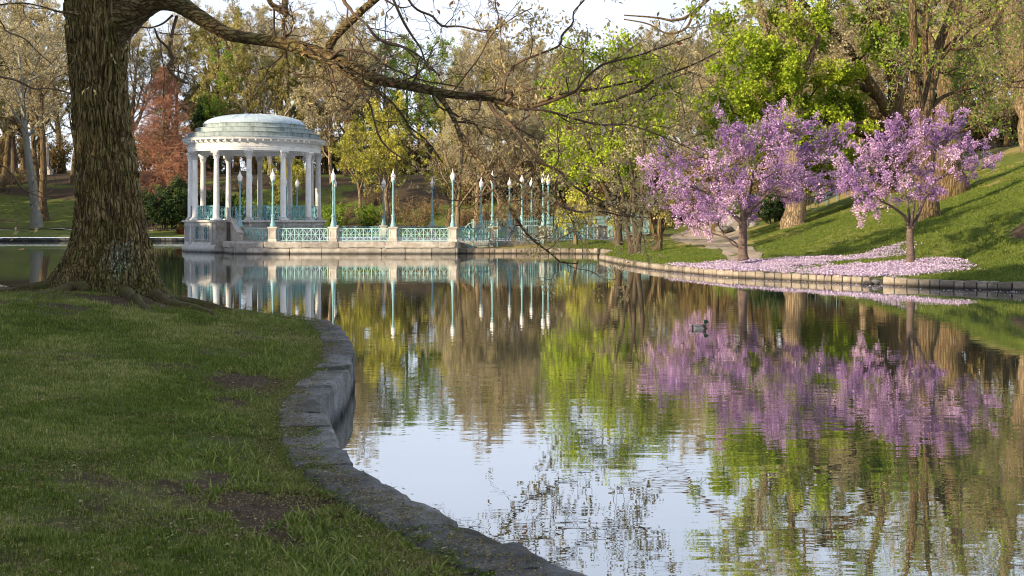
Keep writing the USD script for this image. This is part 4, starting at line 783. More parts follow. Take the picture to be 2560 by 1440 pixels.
hero_tree(210, 'small_tree', 'sunlit tan trunked forked tree by the right part of the picket fence', mn, [tr([(1545, 606, 0, 19), (1543, 590, 0, 14), (1537, 560, 0, 13), (1530, 530, 0, 9), (1520, 480, 0, 6)], 95), tr([(1547, 585, 0, 10), (1556, 560, .2, 8), (1562, 520, .3, 5)], 95)],
          tg([(1520, 450, 0, .9), (1500, 500, .5, .8), (1560, 480, 0, .8), (1530, 560, -.5, .5), (1545, 520, .6, .7)], 95), ('tan_bark', 'tan_twig', 'yellow_leaf'), leaf=(3, .15), radius=1.0, subs=(5, 5, 2), limb_r=.15)
# ------------------------------------------------------------------ woodland beyond the lake
def bush(seed, w, h, name, label, loc, mats, n=900, leaf=.2, stems=12, group=None, cone=False, twigs=3, tall=0.0, jit=.06):
    r = np.random.default_rng(seed); k = stems
    a = r.uniform(0, 6.28, k); rr = np.sqrt(r.uniform(0, 1, k)) * w * .18; P = np.stack([rr * np.cos(a), rr * np.sin(a), -.1 + 0 * a], 1)
    D = unit(np.stack([np.cos(a) * r.uniform(.05, .8, k) * w / h * .6, np.sin(a) * r.uniform(.05, .8, k) * w / h * .6, 1 + 0 * a], 1)); L = h * r.uniform(.7, 1.05, k)
    l1 = walk(r, P, D, L, 7, .10, .03); R1 = taper(np.full(k, .03 + .006 * h), 7, .3)
    P, D, L, R = fork(r, l1, R1, 9, .12, 1.0, (30, 75), .42, .6, shape=.55); l2 = walk(r, P, D, L, 5, .2, .08 + tall); R2 = taper(R, 5, .4)
    P, D, L, R = fork(r, l2, R2, 5, .15, 1.0, (25, 65), .5, .6, shape=.3, rmin=.010); l3 = walk(r, P, D, L, 3, .2, .04 + tall); R3 = taper(R, 3, .5)
    t = thing(name, label, 'shrub', loc, group=group)
    obj('stems', join([tubes(l1, R1, 5), tubes(l2, R2, 3)]), mats[0], t, smooth=True, kind='stuff')
    obj('twigs', tubes(l3, R3, 3), mats[1], t, kind='stuff')
    if n:
        Q = on_paths(r, l3, max(1, n // len(l3)), jit, .1); m, tn = leaves(r, Q, leaf, .6, .2, 0, clump_tone(r, Q, .9, seed)); obj('leaves', m, mats[2], t, kind='stuff', attrs={'tone': tn})
    return t
def conifer(seed, h, w, name, label, loc, mats, whorls=34, per=6, needles=7, leaf=.5, droop=-.10, bare=.1, group=None, twigk=9):
    r = np.random.default_rng(seed); tr_ = walk(r, np.zeros((1, 3)), np.array([[0, 0, 1.0]]), np.array([h]), 14, .012, .05); tr_[:, 0, 2] -= .3; rad = taper(np.array([h * .018]), 14, .08)
    zz = np.repeat(np.linspace(bare, .98, whorls), per); a = r.uniform(0, 6.28, len(zz)); z = zz * h; cx = np.interp(z, tr_[0, :, 2], tr_[0, :, 0]); cy = np.interp(z, tr_[0, :, 2], tr_[0, :, 1])
    P = np.stack([cx, cy, z + r.normal(0, .1, len(z))], 1); D = unit(np.stack([np.cos(a), np.sin(a), .15 + .5 * (zz - .4)], 1)); L = w * .5 * (1 - zz) ** .8 * r.uniform(.65, 1.15, len(z)) * (1 - .5 * np.exp(-zz * 9)) + .3
    l1 = walk(r, P, D, L, 6, .07, droop); R1 = taper(np.maximum(.012 + .010 * L, .014), 6, .35)
    P, D, L2, R = fork(r, l1, R1, twigk, .12, 1.0, (30, 60), .38, .55, shape=.4, rmin=.009); l2 = walk(r, P, D, L2, 4, .12, .02 + droop * .5); R2 = taper(R, 4, .5)
    t = thing(name, label, 'tree', loc, group=group)
    obj('trunk', tubes(tr_, rad, 9), mats[0], t, smooth=True); obj('limbs', tubes(l1, R1, 4), mats[1], t, smooth=True, kind='stuff')
    if needles:
        obj('twigs', tubes(l2, R2, 3), mats[1], t, kind='stuff')
        Q = on_paths(r, l2, needles, .06, .05); m, tn = leaves(r, Q, leaf, .35, .3, .3, clump_tone(r, Q, .7, seed)); obj('needles', m, mats[2], t, kind='stuff', attrs={'tone': tn})
    else:
        P, D, L3, R = fork(r, l2, R2, 6, .15, 1.0, (25, 60), .55, .65, shape=.3, rmin=.019); l3 = walk(r, P, D, L3, 3, .15, -.03); obj('twigs', join([tubes(l2, R2, 3), tubes(l3, taper(R, 3, .5), 3)]), mats[2], t, kind='stuff')
    return t

# distinct trees of the far bank
bare_tree(301, 25, 'bare_tree', 'pale grey trunked tree on the shaded slope left of the oak', stand(92, 157), ('grey_bark', 'tan_twig', 'bud_leaf'), t1=.5, r0=.62, leaf=(3, .24), thick=1.5)
bare_tree(302, 24, 'bare_tree', 'darker brown trunk right beside the pale grey one on the slope', stand(110, 161), ('brown_bark', 'tan_twig', 'bud_leaf'), t1=.45, r0=.55, leaf=(3, .24), thick=1.5)
bare_tree(303, 18, 'bare_tree', 'dark leaning tree on the crest at the far left', stand(38, 187), ('dark_bark', 'brown_bark', 'olive_leaf'), straight=.09, t1=.25, r0=.5, leaf=(3, .24), thick=1.6)
conifer(304, 19.5, 15.5, 'larch_tree', 'rusty red bare larch between the oak trunk and the bandstand', stand(410, 162), ('tan_bark', 'tan_twig', 'copper_twig'), whorls=40, per=6, needles=0, droop=-.03, bare=.04, twigk=12)
conifer(305, 11.5, 6.5, 'spruce_tree', 'dark evergreen behind the left side of the bandstand dome', stand(508, 190), ('dark_bark', 'dark_bark', 'yew_leaf'), leaf=.45, droop=-.12)
bare_tree(306, 19, 'sycamore_tree', 'sycamore with whitish limbs above the bandstand dome', stand(678, 190), ('white_bark', 'white_bark', 'olive_leaf'), kids=(8, 6, 6, 4), leaf=(2, .24), t1=.25, straight=.06, thick=1.5)
bare_tree(307, 19, 'bare_tree', 'tall tan trunked tree close right of the bandstand', stand(833, 164), ('tan_bark', 'tan_twig', 'bud_leaf'), t1=.45, r0=.36, leaf=(3, .22), thick=1.5)
bare_tree(308, 18, 'bare_tree', 'slim brown tree behind the tan one right of the bandstand', stand(864, 186), ('brown_bark', 'tan_twig', 'bud_leaf'), t1=.4, r0=.32, leaf=(3, .22), thick=1.5)
w1 = bare_tree(309, 15.5, 'willow_tree', 'yellow green drooping tree behind the middle front lamp', stand(975, 152), ('tan_bark', 'tan_twig', 'yellow_leaf'), kids=(11, 7, 6, 4), leaf=(8, .20), t1=.14, hang=.10, straight=.07, thick=1.3)
dup(w1, 'yellow green drooping tree behind the right end of the terrace', stand(1120, 156), 130, .95)
dup(w1, 'small yellow green tree on the slope right behind the bandstand', stand(900, 168), 250, .75)
dup(w1, 'olive drooping tree at the foot of the slope seen through the bandstand', stand(720, 160), 40, .62)
# the wood itself: a few trees of each habit, planted many times
MARKS = [(-60, 'beyond the left edge'), (20, 'at the far left edge'), (130, 'just left of the oak trunk'), (350, 'just right of the oak trunk'), (430, 'behind the rusty larch'), (520, 'left of the bandstand dome'), (600, 'over the left half of the dome'), (690, 'over the right half of the dome'), (770, 'over the right end of the cornice'), (840, 'over the lamp right of the bandstand'), (910, 'left of the middle front lamp'), (985, 'over the middle front lamp'), (1060, 'right of the middle front lamp'), (1130, 'over the right front lamp'), (1190, 'left of the fence lamps'), (1250, 'over the left fence bays'), (1320, 'over the middle fence bays'), (1390, 'right of the fence lamps'), (1450, 'over the little yellow tree'), (1530, 'behind the green maple'), (1610, 'behind the several stemmed trees'), (1680, 'left of the left cherry'), (1750, 'over the left side of the left cherry'), (1830, 'over the left cherry trunk'), (1910, 'left of the pale flared trunk'), (1985, 'behind the pale flared trunk'), (2060, 'right of the pale flared trunk'), (2140, 'between the two cherries'), (2220, 'behind the big maple trunk'), (2300, 'over the right cherry'), (2380, 'behind the thickest trunk'), (2460, 'left of the right edge trunk'), (2540, 'at the right edge'), (2640, 'beyond the right edge')]
SAID = {}
rw = np.random.default_rng(77)
def spot_label(kind, row, px, short):
    k = f"{kind} of the {row} row {min(MARKS, key=lambda m: abs(m[0] - px))[1]}"
    return k
PLAN = []
def plant(kinds, xs, Y, jy, smin, smax, row):
    for x in xs:
        if 175 < x < 335 or (330 < x < 520 and Y < 190): continue
        PLAN.append((kinds[rw.integers(len(kinds))], x + rw.uniform(-22, 22), Y + rw.uniform(-jy, jy), rw.uniform(smin, smax), row))
plant('abcc', np.arange(-120, 560, 70), 176, 8, 1.15, 1.4, 'front')
plant('acdd', np.arange(560, 1000, 74), 196, 8, 1.05, 1.28, 'front')
plant('abc', np.arange(-160, 860, 50), 222, 12, 1.3, 1.6, 'back')
plant('acdd', np.arange(860, 1180, 52), 220, 10, 1.2, 1.45, 'back')
plant('abacd', np.arange(1160, 1780, 54), 180, 10, .95, 1.2, 'middle')
plant('abb', np.arange(1150, 1440, 56), 142, 5, .62, .8, 'front')
plant('aba', np.arange(1180, 1800, 66), 225, 10, 1.15, 1.4, 'back')
plant('ab', np.arange(1470, 1800, 70), 150, 6, .7, .95, 'front')
plant('abac', np.arange(1790, 2700, 74), 118, 7, .85, 1.1, 'front')
plant('bbac', np.arange(1780, 2720, 66), 150, 9, .95, 1.15, 'back')
KIND = {'a': ('bare tan budded tree', dict(seed=311, h=19, mats=('brown_bark', 'tan_twig', 'bud_leaf'), leaf=(7, .17), thick=1.7, t1=.2, kids=(11, 7, 6, 4))), 'b': ('bare sandy brown tree', dict(seed=312, h=20, mats=('tan_bark', 'tan_twig', 'bud_leaf'), leaf=(5, .17), thick=1.9, kids=(13, 7, 6, 4), spread=(28, 55), t1=.16)),
        'c': ('olive budding tree', dict(seed=313, h=17, mats=('brown_bark', 'brown_bark', 'olive_leaf'), leaf=(8, .19), thick=1.5, t1=.2)), 'd': ('green leafing tree', dict(seed=314, h=16, mats=('brown_bark', 'brown_bark', 'spring_leaf'), leaf=(4, .22), thick=1.5, kids=(10, 7, 5, 4), t1=.2))}
from collections import Counter
cnt = Counter(spot_label(KIND[k][0], row, x, 0) for k, x, y, s_, row in PLAN); src = {}
for k, x, y, s_, row in PLAN:
    q = stand(x, y); q[2] -= .1; lab = spot_label(KIND[k][0], row, x, 0); grp = lab if cnt[lab] > 1 else 'trees of the far woodland'
    if k not in src: src[k] = bare_tree(name='woodland_tree', label=lab, loc=q, group=grp, **KIND[k][1]); src[k].GetAttribute('xformOp:scale').Set(Gf.Vec3f(s_))
    else: dup(src[k], lab, q, rw.uniform(0, 360), s_, grp)
# shrubs
yew = bush(321, 4.8, 5.8, 'yew_shrub', 'tall dark green yew touching the left side of the bandstand', stand(445, 151), ('dark_bark', 'dark_bark', 'yew_leaf'), n=14000, leaf=.24, stems=16, tall=.15, jit=.12)
dup(yew, 'dark green yew right of the oak trunk, left of the taller one', stand(402, 150), 80, (1.0, 1.0, .86))
dup(yew, 'small dark yew seen through the left columns of the bandstand', stand(545, 152), 190, .85)
gb = bush(322, 4.6, 3.6, 'green_bush', 'dark green bush at the waterside right of the bandstand', stand(838, 148), ('brown_bark', 'brown_bark', 'spring_leaf'), n=5000, leaf=.2, stems=14, tall=.05)
dup(gb, 'low green bush on the slope behind the bandstand columns', stand(640, 158), 100, .9)
dup(gb, 'bright green bush behind the trunk of the left cherry', stand(1830, 112), 200, .75)
dup(gb, 'green bush on the slope left of the middle front lamp', stand(925, 152), 20, .9)
dup(gb, 'green bush in front of the left woodland behind the stair lamps', stand(590, 162), 300, .8)
dk = bush(325, 4.2, 2.6, 'dark_bush', 'low dark bush at the foot of the right hill behind the pale flared trunk', stand(1935, 104), ('dark_bark', 'dark_bark', 'yew_leaf'), n=6000, leaf=.2, stems=14)
az = bush(323, 2.0, 1.1, 'azalea_shrub', 'small red flowering shrub at the water beside the bandstand', stand(452, 146.8), ('dark_bark', 'dark_bark', 'azalea'), n=2500, leaf=.14, stems=10)
br1 = bush(324, 5.5, 3.4, 'brush_shrub', 'brown leafless brush on the far slope', stand(1000, 162), ('brown_bark', 'tan_twig', 'brush_leaf'), n=1400, leaf=.2, stems=16, group='brown brush of the far slopes')
bl_ = 'brown leafless brush on the far slope'
BP = [(870, 160), (940, 170), (1040, 150), (1080, 165), (1130, 148), (1180, 150), (1220, 132), (1260, 140), (1300, 131), (1340, 142), (1390, 133), (1430, 145), (1480, 138), (1530, 142), (1580, 150), (1640, 150), (1690, 152), (1740, 152), (1790, 150), (700, 170), (610, 172), (500, 170), (345, 172), (1850, 130), (1900, 124), (1990, 118), (2080, 120), (2150, 120), (2230, 116), (2300, 112), (-10, 172), (50, 176)]
bc = Counter('low brown brush ' + min(MARKS, key=lambda m: abs(m[0] - x))[1] for x, y in BP)
for x, y in BP:
    q = stand(x + rw.uniform(-15, 15), y); l = 'low brown brush ' + min(MARKS, key=lambda m: abs(m[0] - x))[1]; dup(br1, l, q, rw.uniform(0, 360), rw.uniform(.7, 1.15), l if bc[l] > 1 else None)
# tall thicket along the crest, closing the gaps between the trunks
th_ = bush(326, 8.5, 7.5, 'thicket_shrub', 'tall brown thicket on the crest, leftmost', stand(-40, 212), ('brown_bark', 'brown_bark', 'brush_leaf'), n=5000, leaf=.34, stems=26)
TP = [(x, 212) for x in range(25, 1000, 88)] + [(x, 208) for x in range(1000, 1180, 80)] + [(x, 170) for x in range(1180, 1800, 88)] + [(x, 140) for x in range(1800, 2640, 105)]
tc = Counter('tall brown thicket under the trees ' + min(MARKS, key=lambda m: abs(m[0] - x))[1] for x, y in TP)
for x, y in TP:
    if 180 < x < 330: continue
    q = stand(x + rw.uniform(-20, 20), y + rw.uniform(-5, 5)); q[2] -= .3; l = 'tall brown thicket under the trees ' + min(MARKS, key=lambda m: abs(m[0] - x))[1]; dup(th_, l, q, rw.uniform(0, 360), rw.uniform(.8, 1.2), l if tc[l] > 1 else None)
# unseen trees to the left, on the rise that shades the near lawn
sh = conifer(331, 13.5, 8, 'pine_tree', 'unseen dark evergreen casting shade from left of the picture', (-46, 4, H(-46, 4) - .2), ('dark_bark', 'dark_bark', 'pine_leaf'), leaf=.6, whorls=26, per=5, needles=6, group='evergreens left of the picture')
for x, y, s_ in [(-40, -8, 1.0), (-52, -4, 1.1), (-44, -22, 1.1), (-60, -16, 1.0), (-86, 84, 1.2), (-92, 100, 1.3), (-96, 118, 1.4), (-90, 110, 1.2), (-100, 128, 1.4), (-34, -20, 1.0), (-28, -32, 1.1), (-50, -36, 1.0), (-36, -14, .9), (-84, 128, 1.1), (-70, 126, 1.2), (-73, 133, 1.3), (-76, 140, 1.4), (-71, 119, 1.1), (-72, 147, 1.4), (-80, 152, 1.5), (-78, 112, 1.1), (-84, 160, 1.5), (-66, 64, 1.75), (-69, 61, 1.7), (-67, 70, 1.8), (-70, 78, 1.85), (-73, 87, 1.7), (-76, 94, 1.7), (-80, 76, 1.7)]:  # those up the left shore added to shade the far bank and bandstand
    dup(sh, 'unseen dark evergreen casting shade from left of the picture', (x, y, H(x, y) - .2), rw.uniform(0, 360), s_)
# ------------------------------------------------------------------ the old oak in the foreground
OY = 26.3
oz = H(*OAK)
oak = thing('oak_tree', 'huge old oak with ridged bark and a long low limb over the water', 'tree', (OAK[0], OAK[1], oz))
O0 = np.array([OAK[0], OAK[1], oz])
prof = np.array([(270, 800, 400), (270, 765, 360), (266, 735, 318), (264, 710, 290), (268, 687, 262), (277, 650, 228), (280, 625, 208), (278, 573, 181), (275, 500, 163), (270, 412, 154), (258, 300, 146), (250, 200, 141), (246, 100, 150), (241, 0, 158), (236, -60, 160), (232, -130, 140), (222, -260, 110), (214, -420, 80), (210, -560, 40)], float)
pz = CZ - (prof[:, 1] - HY) / FPX * OY; pxx = (prof[:, 0] - 1280) / FPX * OY; pr_ = prof[:, 2] / 2 / FPX * OY
na = 330
zz = np.concatenate([np.linspace(pz[0], pz[14], 470)[:-1], np.linspace(pz[14], pz[-1], 61)]); nz = len(zz)
cxx = np.interp(zz, pz, pxx); rr0 = np.interp(zz, pz, pr_)
kern = np.ones(21) / 21; sm = lambda a: np.convolve(np.pad(a, 10, mode='edge'), kern, 'valid'); cxx, rr0 = sm(cxx), sm(rr0)
th = np.r_[np.linspace(-PI * 1.04, PI * .04, 330), np.linspace(PI * .04, PI * .96, 62)[1:-1]]; na = len(th); TH, ZZ = np.meshgrid(th, zz); RR = rr0[:, None] + 0 * TH
hgt = (ZZ - oz); fl = np.exp(-np.maximum(hgt, -.2) / .48)
roots = [(-.35, .34, .30), (-1.25, .22, .22), (-2.05, .26, .24), (-2.9, .42, .28), (1.0, .3, .3), (2.2, .35, .3)]   # bearing, strength, width
lob = sum(s * np.exp(-(((TH - a + PI) % (2 * PI) - PI) / w) ** 2) for a, s, w in roots)
RR = RR * (1 - .16 * fl + fl * lob * .85) * (1 + .05 * np.cos(3 * TH + ZZ * .5))
P3 = np.stack([np.cos(TH) * .62, np.sin(TH) * .62, ZZ * .20], -1)
wrp = (fbm(P3 * 2.2 + 3, 3, 4)[..., None] - .5) * np.array([.22, .22, 0])
n1 = noise((P3 + wrp) * np.array([19, 19, 11]), 7); n2 = noise((P3 + wrp) * np.array([44, 44, 40]), 8)
ridge = np.abs(2 * n1 - 1); crack = np.clip(ridge * 2.8, 0, 1) * .75 + .25 * n2
broke = noise(np.stack([np.cos(TH) * 6, np.sin(TH) * 6, ZZ * 7], -1), 9)
crack = crack * (.75 + .25 * sstep(.25, .45, broke))
RR = RR + (crack - .93) * .11 * (1 - .35 * fl) + (fbm(P3 * 4, 3, 12) - .5) * .06
tv = np.stack([cxx[:, None] - O0[0] + RR * np.cos(TH), RR * np.sin(TH), ZZ - oz], -1).reshape(-1, 3)
i, j = np.meshgrid(np.arange(nz - 1), np.arange(na), indexing='ij'); q = np.stack([i * na + j, i * na + (j + 1) % na, (i + 1) * na + (j + 1) % na, (i + 1) * na + j], -1).reshape(-1, 4)
lp = np.exp(-((ZZ - oz - .75) / .8) ** 2) * np.exp(-(((TH + 1.05 + PI) % (2 * PI) - PI) / .7) ** 2)
lm_ = .16 + .34 * lp + .10 * (broke - .5)
moss_ = np.clip(.75 * np.exp(-np.maximum(hgt, 0) / .7) + .55 * fbm(P3 * 3.3, 3, 15) - .15, 0, 1)
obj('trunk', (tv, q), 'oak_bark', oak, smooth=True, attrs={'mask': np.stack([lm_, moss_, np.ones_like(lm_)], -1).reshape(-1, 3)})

BR = [  # (column, row, width) in the picture's pixels, then distance offsets from the trunk at start and end
 ('limb',[(262, 95, 100), (318, 40, 84), (370, 2, 66), (420, -2, 56), (480, 30, 40), (560, 80, 34), (620, 95, 30), (700, 106, 31), (760, 122, 35), (820, 142, 37), (880, 165, 31), (940, 196, 27), (1000, 210, 25), (1060, 222, 24), (1110, 233, 22), (1160, 240, 19), (1220, 246, 16), (1270, 259, 14), (1310, 268, 12), (1350, 256, 10), (1400, 240, 9), (1440, 228, 8), (1500, 221, 6), (1560, 208, 5), (1610, 196, 4)], 0, -4.0),
 ('branch', [(815, 138, 22), (832, 100, 22), (860, 70, 20), (884, 48, 19), (912, 20, 19), (942, -4, 18), (1010, -70, 16), (1100, -150, 12), (1220, -220, 9), (1360, -260, 4)], -1.3, -4),
 ('branch', [(1080, 222, 17), (1112, 258, 14), (1138, 305, 12), (1155, 350, 11), (1190, 392, 10), (1225, 440, 9), (1262, 500, 9), (1290, 545, 8), (1318, 585, 6), (1345, 610, 6), (1385, 640, 4), (1400, 655, 4), (1444, 659, 3)], -2.4, -5.2),
 ('branch', [(1222, 256, 11), (1245, 290, 9), (1278, 312, 9), (1310, 356, 8), (1345, 395, 8), (1365, 412, 7), (1398, 428, 6), (1425, 458, 6), (1465, 484, 6), (1500, 500, 4), (1540, 520, 3), (1590, 545, 3)], -3.2, -5.0),
 ('branch', [(1255, 400, 4), (1285, 446, 6), (1325, 468, 6), (1355, 488, 6), (1400, 512, 6), (1445, 530, 5), (1500, 528, 4), (1560, 540, 4), (1630, 545, 3)], -3.6, -5.2),
 ('branch', [(1265, 255, 10), (1290, 225, 9), (1262, 232, 8), (1266, 195, 7), (1290, 160, 7), (1340, 138, 6), (1398, 114, 6), (1405, 88, 6), (1432, 58, 5), (1434, 30, 4), (1462, -2, 4), (1480, -40, 3)], -3.6, -4.6),
 ('branch', [(1330, 268, 9), (1380, 252, 8), (1430, 232, 8), (1445, 222, 6), (1470, 190, 6), (1510, 160, 6), (1560, 148, 5), (1610, 134, 4), (1650, 120, 4), (1730, 92, 3)], -3.8, -5.4),
 ('branch', [(1480, 262, 6), (1530, 252, 7), (1570, 236, 7), (1610, 222, 7), (1640, 196, 6), (1690, 178, 5), (1740, 158, 4), (1800, 128, 3)], -4.2, -5.6),
 ('branch', [(1300, 270, 7), (1370, 278, 6), (1430, 295, 6), (1500, 312, 5), (1570, 312, 4), (1640, 335, 4), (1700, 360, 3), (1760, 388, 3)], -4, -5.6),
 ('branch', [(736, 104, 10), (765, 124, 12), (795, 146, 12), (832, 160, 11), (858, 182, 10), (886, 198, 10), (930, 220, 9), (960, 238, 8), (985, 262, 6), (1008, 290, 6), (1025, 318, 5), (1060, 345, 4), (1085, 375, 4), (1105, 405, 3)], -1.6, -2.6),
 ('branch', [(885, 200, 6), (902, 228, 6), (925, 262, 6), (935, 300, 5), (950, 345, 5), (975, 375, 4), (1010, 398, 4), (1040, 420, 3)], -1.9, -3.0),
 ('branch', [(720, -30, 17), (712, 10, 16), (716, 36, 14), (708, 56, 10), (712, 92, 9), (714, 126, 9), (718, 160, 9), (735, 182, 8), (748, 192, 7), (790, 192, 6), (820, 202, 6), (838, 228, 6), (848, 246, 5), (864, 254, 4)], -1.0, -1.6),
 ('branch', [(668, -20, 16), (676, 6, 13), (692, 22, 12), (710, 34, 10)], -1.0, -1.0),
 ('branch', [(442, 40, 9), (432, 76, 8), (426, 108, 8), (424, 122, 8), (432, 148, 9), (420, 164, 7), (432, 186, 7), (452, 200, 7), (466, 208, 6)], -.2, -.8),
 ('branch', [(386, 70, 5), (396, 96, 6), (410, 110, 6), (420, 120, 6)], -.5, -.4),
 ('branch', [(432, 38, 6), (405, 60, 5), (372, 70, 4), (340, 68, 4), (324, 110, 3), (326, 150, 3)], -.3, -.9),
 ('branch', [(850, -30, 11), (862, 6, 10), (876, 22, 9), (884, 34, 7), (912, 58, 6), (938, 88, 6), (965, 108, 6), (1010, 120, 5), (1040, 148, 4)], -2.0, -3.0),
 ('branch', [(890, 42, 7), (918, 62, 6), (938, 92, 6), (970, 106, 6), (1000, 114, 6), (1040, 134, 5), (1070, 160, 4), (1100, 190, 4)], -1.8, -2.4),
 ('branch', [(975, -20, 7), (995, 25, 7), (1012, 60, 7), (1032, 92, 6), (1052, 122, 5), (1065, 160, 4), (1076, 180, 4)], -2.2, -2.6),
 ('branch', [(1010, -20, 6), (1032, 14, 6), (1050, 28, 6), (1080, 40, 6), (1096, 58, 6), (1112, 66, 6), (1150, 66, 5), (1200, 76, 4), (1240, 72, 4), (1290, 40, 3), (1330, 20, 3)], -2.6, -3.8),
 ('branch', [(828, 145, 9), (850, 126, 8), (890, 126, 7), (930, 136, 6), (960, 160, 5), (1000, 180, 4), (1060, 202, 4), (1110, 210, 4), (1160, 220, 3)], -1.8, -2.6),
 ('branch', [(1158, 242, 7), (1200, 232, 6), (1230, 236, 7), (1246, 222, 6), (1290, 212, 6), (1330, 222, 5), (1400, 218, 4)], -3, -3.6),
 ('branch', [(1135, 225, 4), (1170, 180, 4), (1200, 140, 4), (1220, 100, 4), (1240, 70, 4), (1246, 40, 3), (1238, 10, 3), (1250, -30, 3)], -3, -3.8),
 ('branch', [(200, 34, 14), (150, 30, 6), (110, 18, 4), (60, 8, 4), (0, 12, 4), (-60, 20, 3)], -.9, -2.4),
 ('branch', [(-80, 150, 6), (-10, 188, 6), (40, 200, 6), (85, 222, 5), (110, 220, 4), (150, 226, 4), (184, 236, 3)], -6, -5),
 ('branch', [(-60, 20, 4), (0, 52, 4), (16, 78, 4), (60, 96, 4), (95, 130, 3), (130, 160, 3)], -6, -5),
 ('branch', [(-60, 410, 5), (0, 412, 4), (30, 436, 4), (55, 470, 4), (90, 488, 3), (120, 500, 3)], -8, -7.4),
 ('branch', [(236, -120, 60), (330, -190, 50), (470, -240, 29), (640, -260, 23), (820, -330, 16), (1000, -380, 9)], 0, -3),
 ('branch', [(222, -240, 50), (120, -330, 29), (-20, -380, 20), (-200, -420, 10)], 0, -3),
 ('branch', [(228, -180, 46), (250, -300, 27), (330, -420, 20), (420, -520, 10)], 1, 5)]
segs = {}; allp, allr = [], []
for nm, pp, d0, d1 in BR:
    pp = np.array(pp, float); n = max(10, int(len(pp) * 3.2)); c = spline(pp, n); Y = OY + np.linspace(d0, d1, n)
    if nm == 'limb': Y = OY + d1 * np.linspace(0, 1, n) ** 1.1
    r = np.random.default_rng(len(allp)); xyz = np.stack([(c[:, 0] - 1280) / FPX * Y, Y, CZ - (c[:, 1] - HY) / FPX * Y], 1)
    w = np.maximum(c[:, 2], 1.6) / 2 / FPX * Y
    big = w.max() > .12
    sides = 28 if nm == 'limb' else (10 if big else 7)
    if nm == 'limb':
        nn = 170; f = np.linspace(0, n - 1, nn); xyz = np.stack([np.interp(f, np.arange(n), xyz[:, k]) for k in range(3)], 1); w = np.interp(f, np.arange(n), w)
    v, f = tubes((xyz - O0)[None], w[None], sides)
    if big:
        ctr = np.repeat(xyz - O0, sides, 0); off = v - ctr; k = (fbm(v * 3.0, 3, 3) - .5) * .30 + (fbm(v * 14, 3, 5) - .5) * .16; v = ctr + off * (1 + k[:, None])
    obj(nm, (v, f), 'oak_limb' if w.max() > .045 else 'oak_twig', oak, smooth=True)
    m = max(3, int(np.linalg.norm(np.diff(xyz, axis=0), axis=1).sum() / .5)); u = np.linspace(0, len(xyz) - 1, 12)
    allp.append((np.stack([np.interp(u, np.arange(len(xyz)), xyz[:, k]) for k in range(3)], 1), np.interp(u, np.arange(len(w)), w), m))
r = np.random.default_rng(404); S2 = []
for c, w, m in allp[:-3]:
    kk = int(min(m * 1.2, 22)); S2.append(fork(r, c[None], w[None], kk, .30 if m > 12 else .12, 1.0, (30, 80), 1.0, .5, lens=np.array([1.15]), shape=.15, rmin=.008))
for c, w, m in allp[-3:]: S2.append(fork(r, c[None], w[None], 9, .3, 1.0, (30, 70), 1.0, .5, lens=np.array([2.4]), shape=.2, rmin=.012))
P, D, L, R = [np.concatenate(x) for x in zip(*S2)]
R = np.minimum(R, .022); D = D + [0, 0, -.08]
l2 = walk(r, P, D, L, 8, .26, .015); R2 = taper(R, 8, .4)
P, D, L, R = fork(r, l2, R2, 5, .12, 1.0, (30, 75), .55, .7, shape=.35, rmin=.0055); l3 = walk(r, P, D, L, 6, .26, .02); R3 = taper(R, 6, .5)
P, D, L, R = fork(r, l3, R3, 2, .2, 1.0, (25, 65), .55, .7, shape=.3, rmin=.004); l4 = walk(r, P, D, L, 4, .2, .02); R4 = taper(R, 4, .55)
obj('twigs', join([tubes(l2 - O0, R2, 4), tubes(l3 - O0, R3, 3), tubes(l4 - O0, R4, 3)]), 'oak_twig', oak, kind='stuff')
tips = l4[:, -1]; pxl = 1280 + tips[:, 0] / tips[:, 1] * FPX
pick = r.uniform(0, 1, len(tips)) < .10; Q = tips[pick] + r.normal(0, .02, (pick.sum(), 3)); m, tn = leaves(r, Q - O0, .11, .6, 0, .8); obj('dry_leaves', m, 'oak_leaf', oak, kind='stuff', attrs={'tone': tn})
dens = np.interp(pxl, [0, 600, 1100, 1350, 1800], [.1, .14, .25, .85, 1.0]); pick = r.uniform(0, 1, len(tips)) < dens; Q = np.repeat(tips[pick], np.where(pxl[pick] > 1250, 8, 4), 0); Q = Q + r.normal(0, .055, Q.shape) - [0, 0, .03]
m, tn = leaves(r, Q - O0, .09, .45, 0, 1.2); obj('catkins', m, 'catkin', oak, kind='stuff', attrs={'tone': tn})
# surface roots
for k, (x0, y0, x1, y1, rr_) in enumerate([(-7.2, 25.6, -5.4, 24.4, .13), (-7.6, 25.2, -6.6, 23.2, .11), (-8.6, 25.3, -8.9, 23.4, .10), (-9.2, 25.8, -10.7, 25.2, .13), (-7.0, 26.2, -5.0, 26.3, .12), (-9.3, 26.4, -11.2, 26.9, .12)]):
    c = np.stack([np.linspace(x0, x1, 14), np.linspace(y0, y1, 14)], 1); c += (np.stack([noise(np.stack([c[:, 0] * 1.5, c[:, 1] * 1.5, 0 * c[:, 0] + k], 1), 1), noise(np.stack([c[:, 0] * 1.5, c[:, 1] * 1.5, 0 * c[:, 0] + k], 1), 2)], 1) - .5) * .5
    z = land(c[:, 0], c[:, 1]); wv = rr_ * np.linspace(1.3, .35, 14); z = z - wv * .35 + np.linspace(.12, -.03, 14); xyz = np.stack([c[:, 0], c[:, 1], z], 1) - O0
    v, f = tubes(xyz[None], wv[None], 10); v = v + (np.stack([fbm(v * 6, 2, s) for s in (1, 2, 3)], 1) - .5) * .05
    obj('root', (v, f), 'oak_root', oak, smooth=True, attrs={'mask': np.tile([[.2, .8, 1.0]], (len(v), 1))})
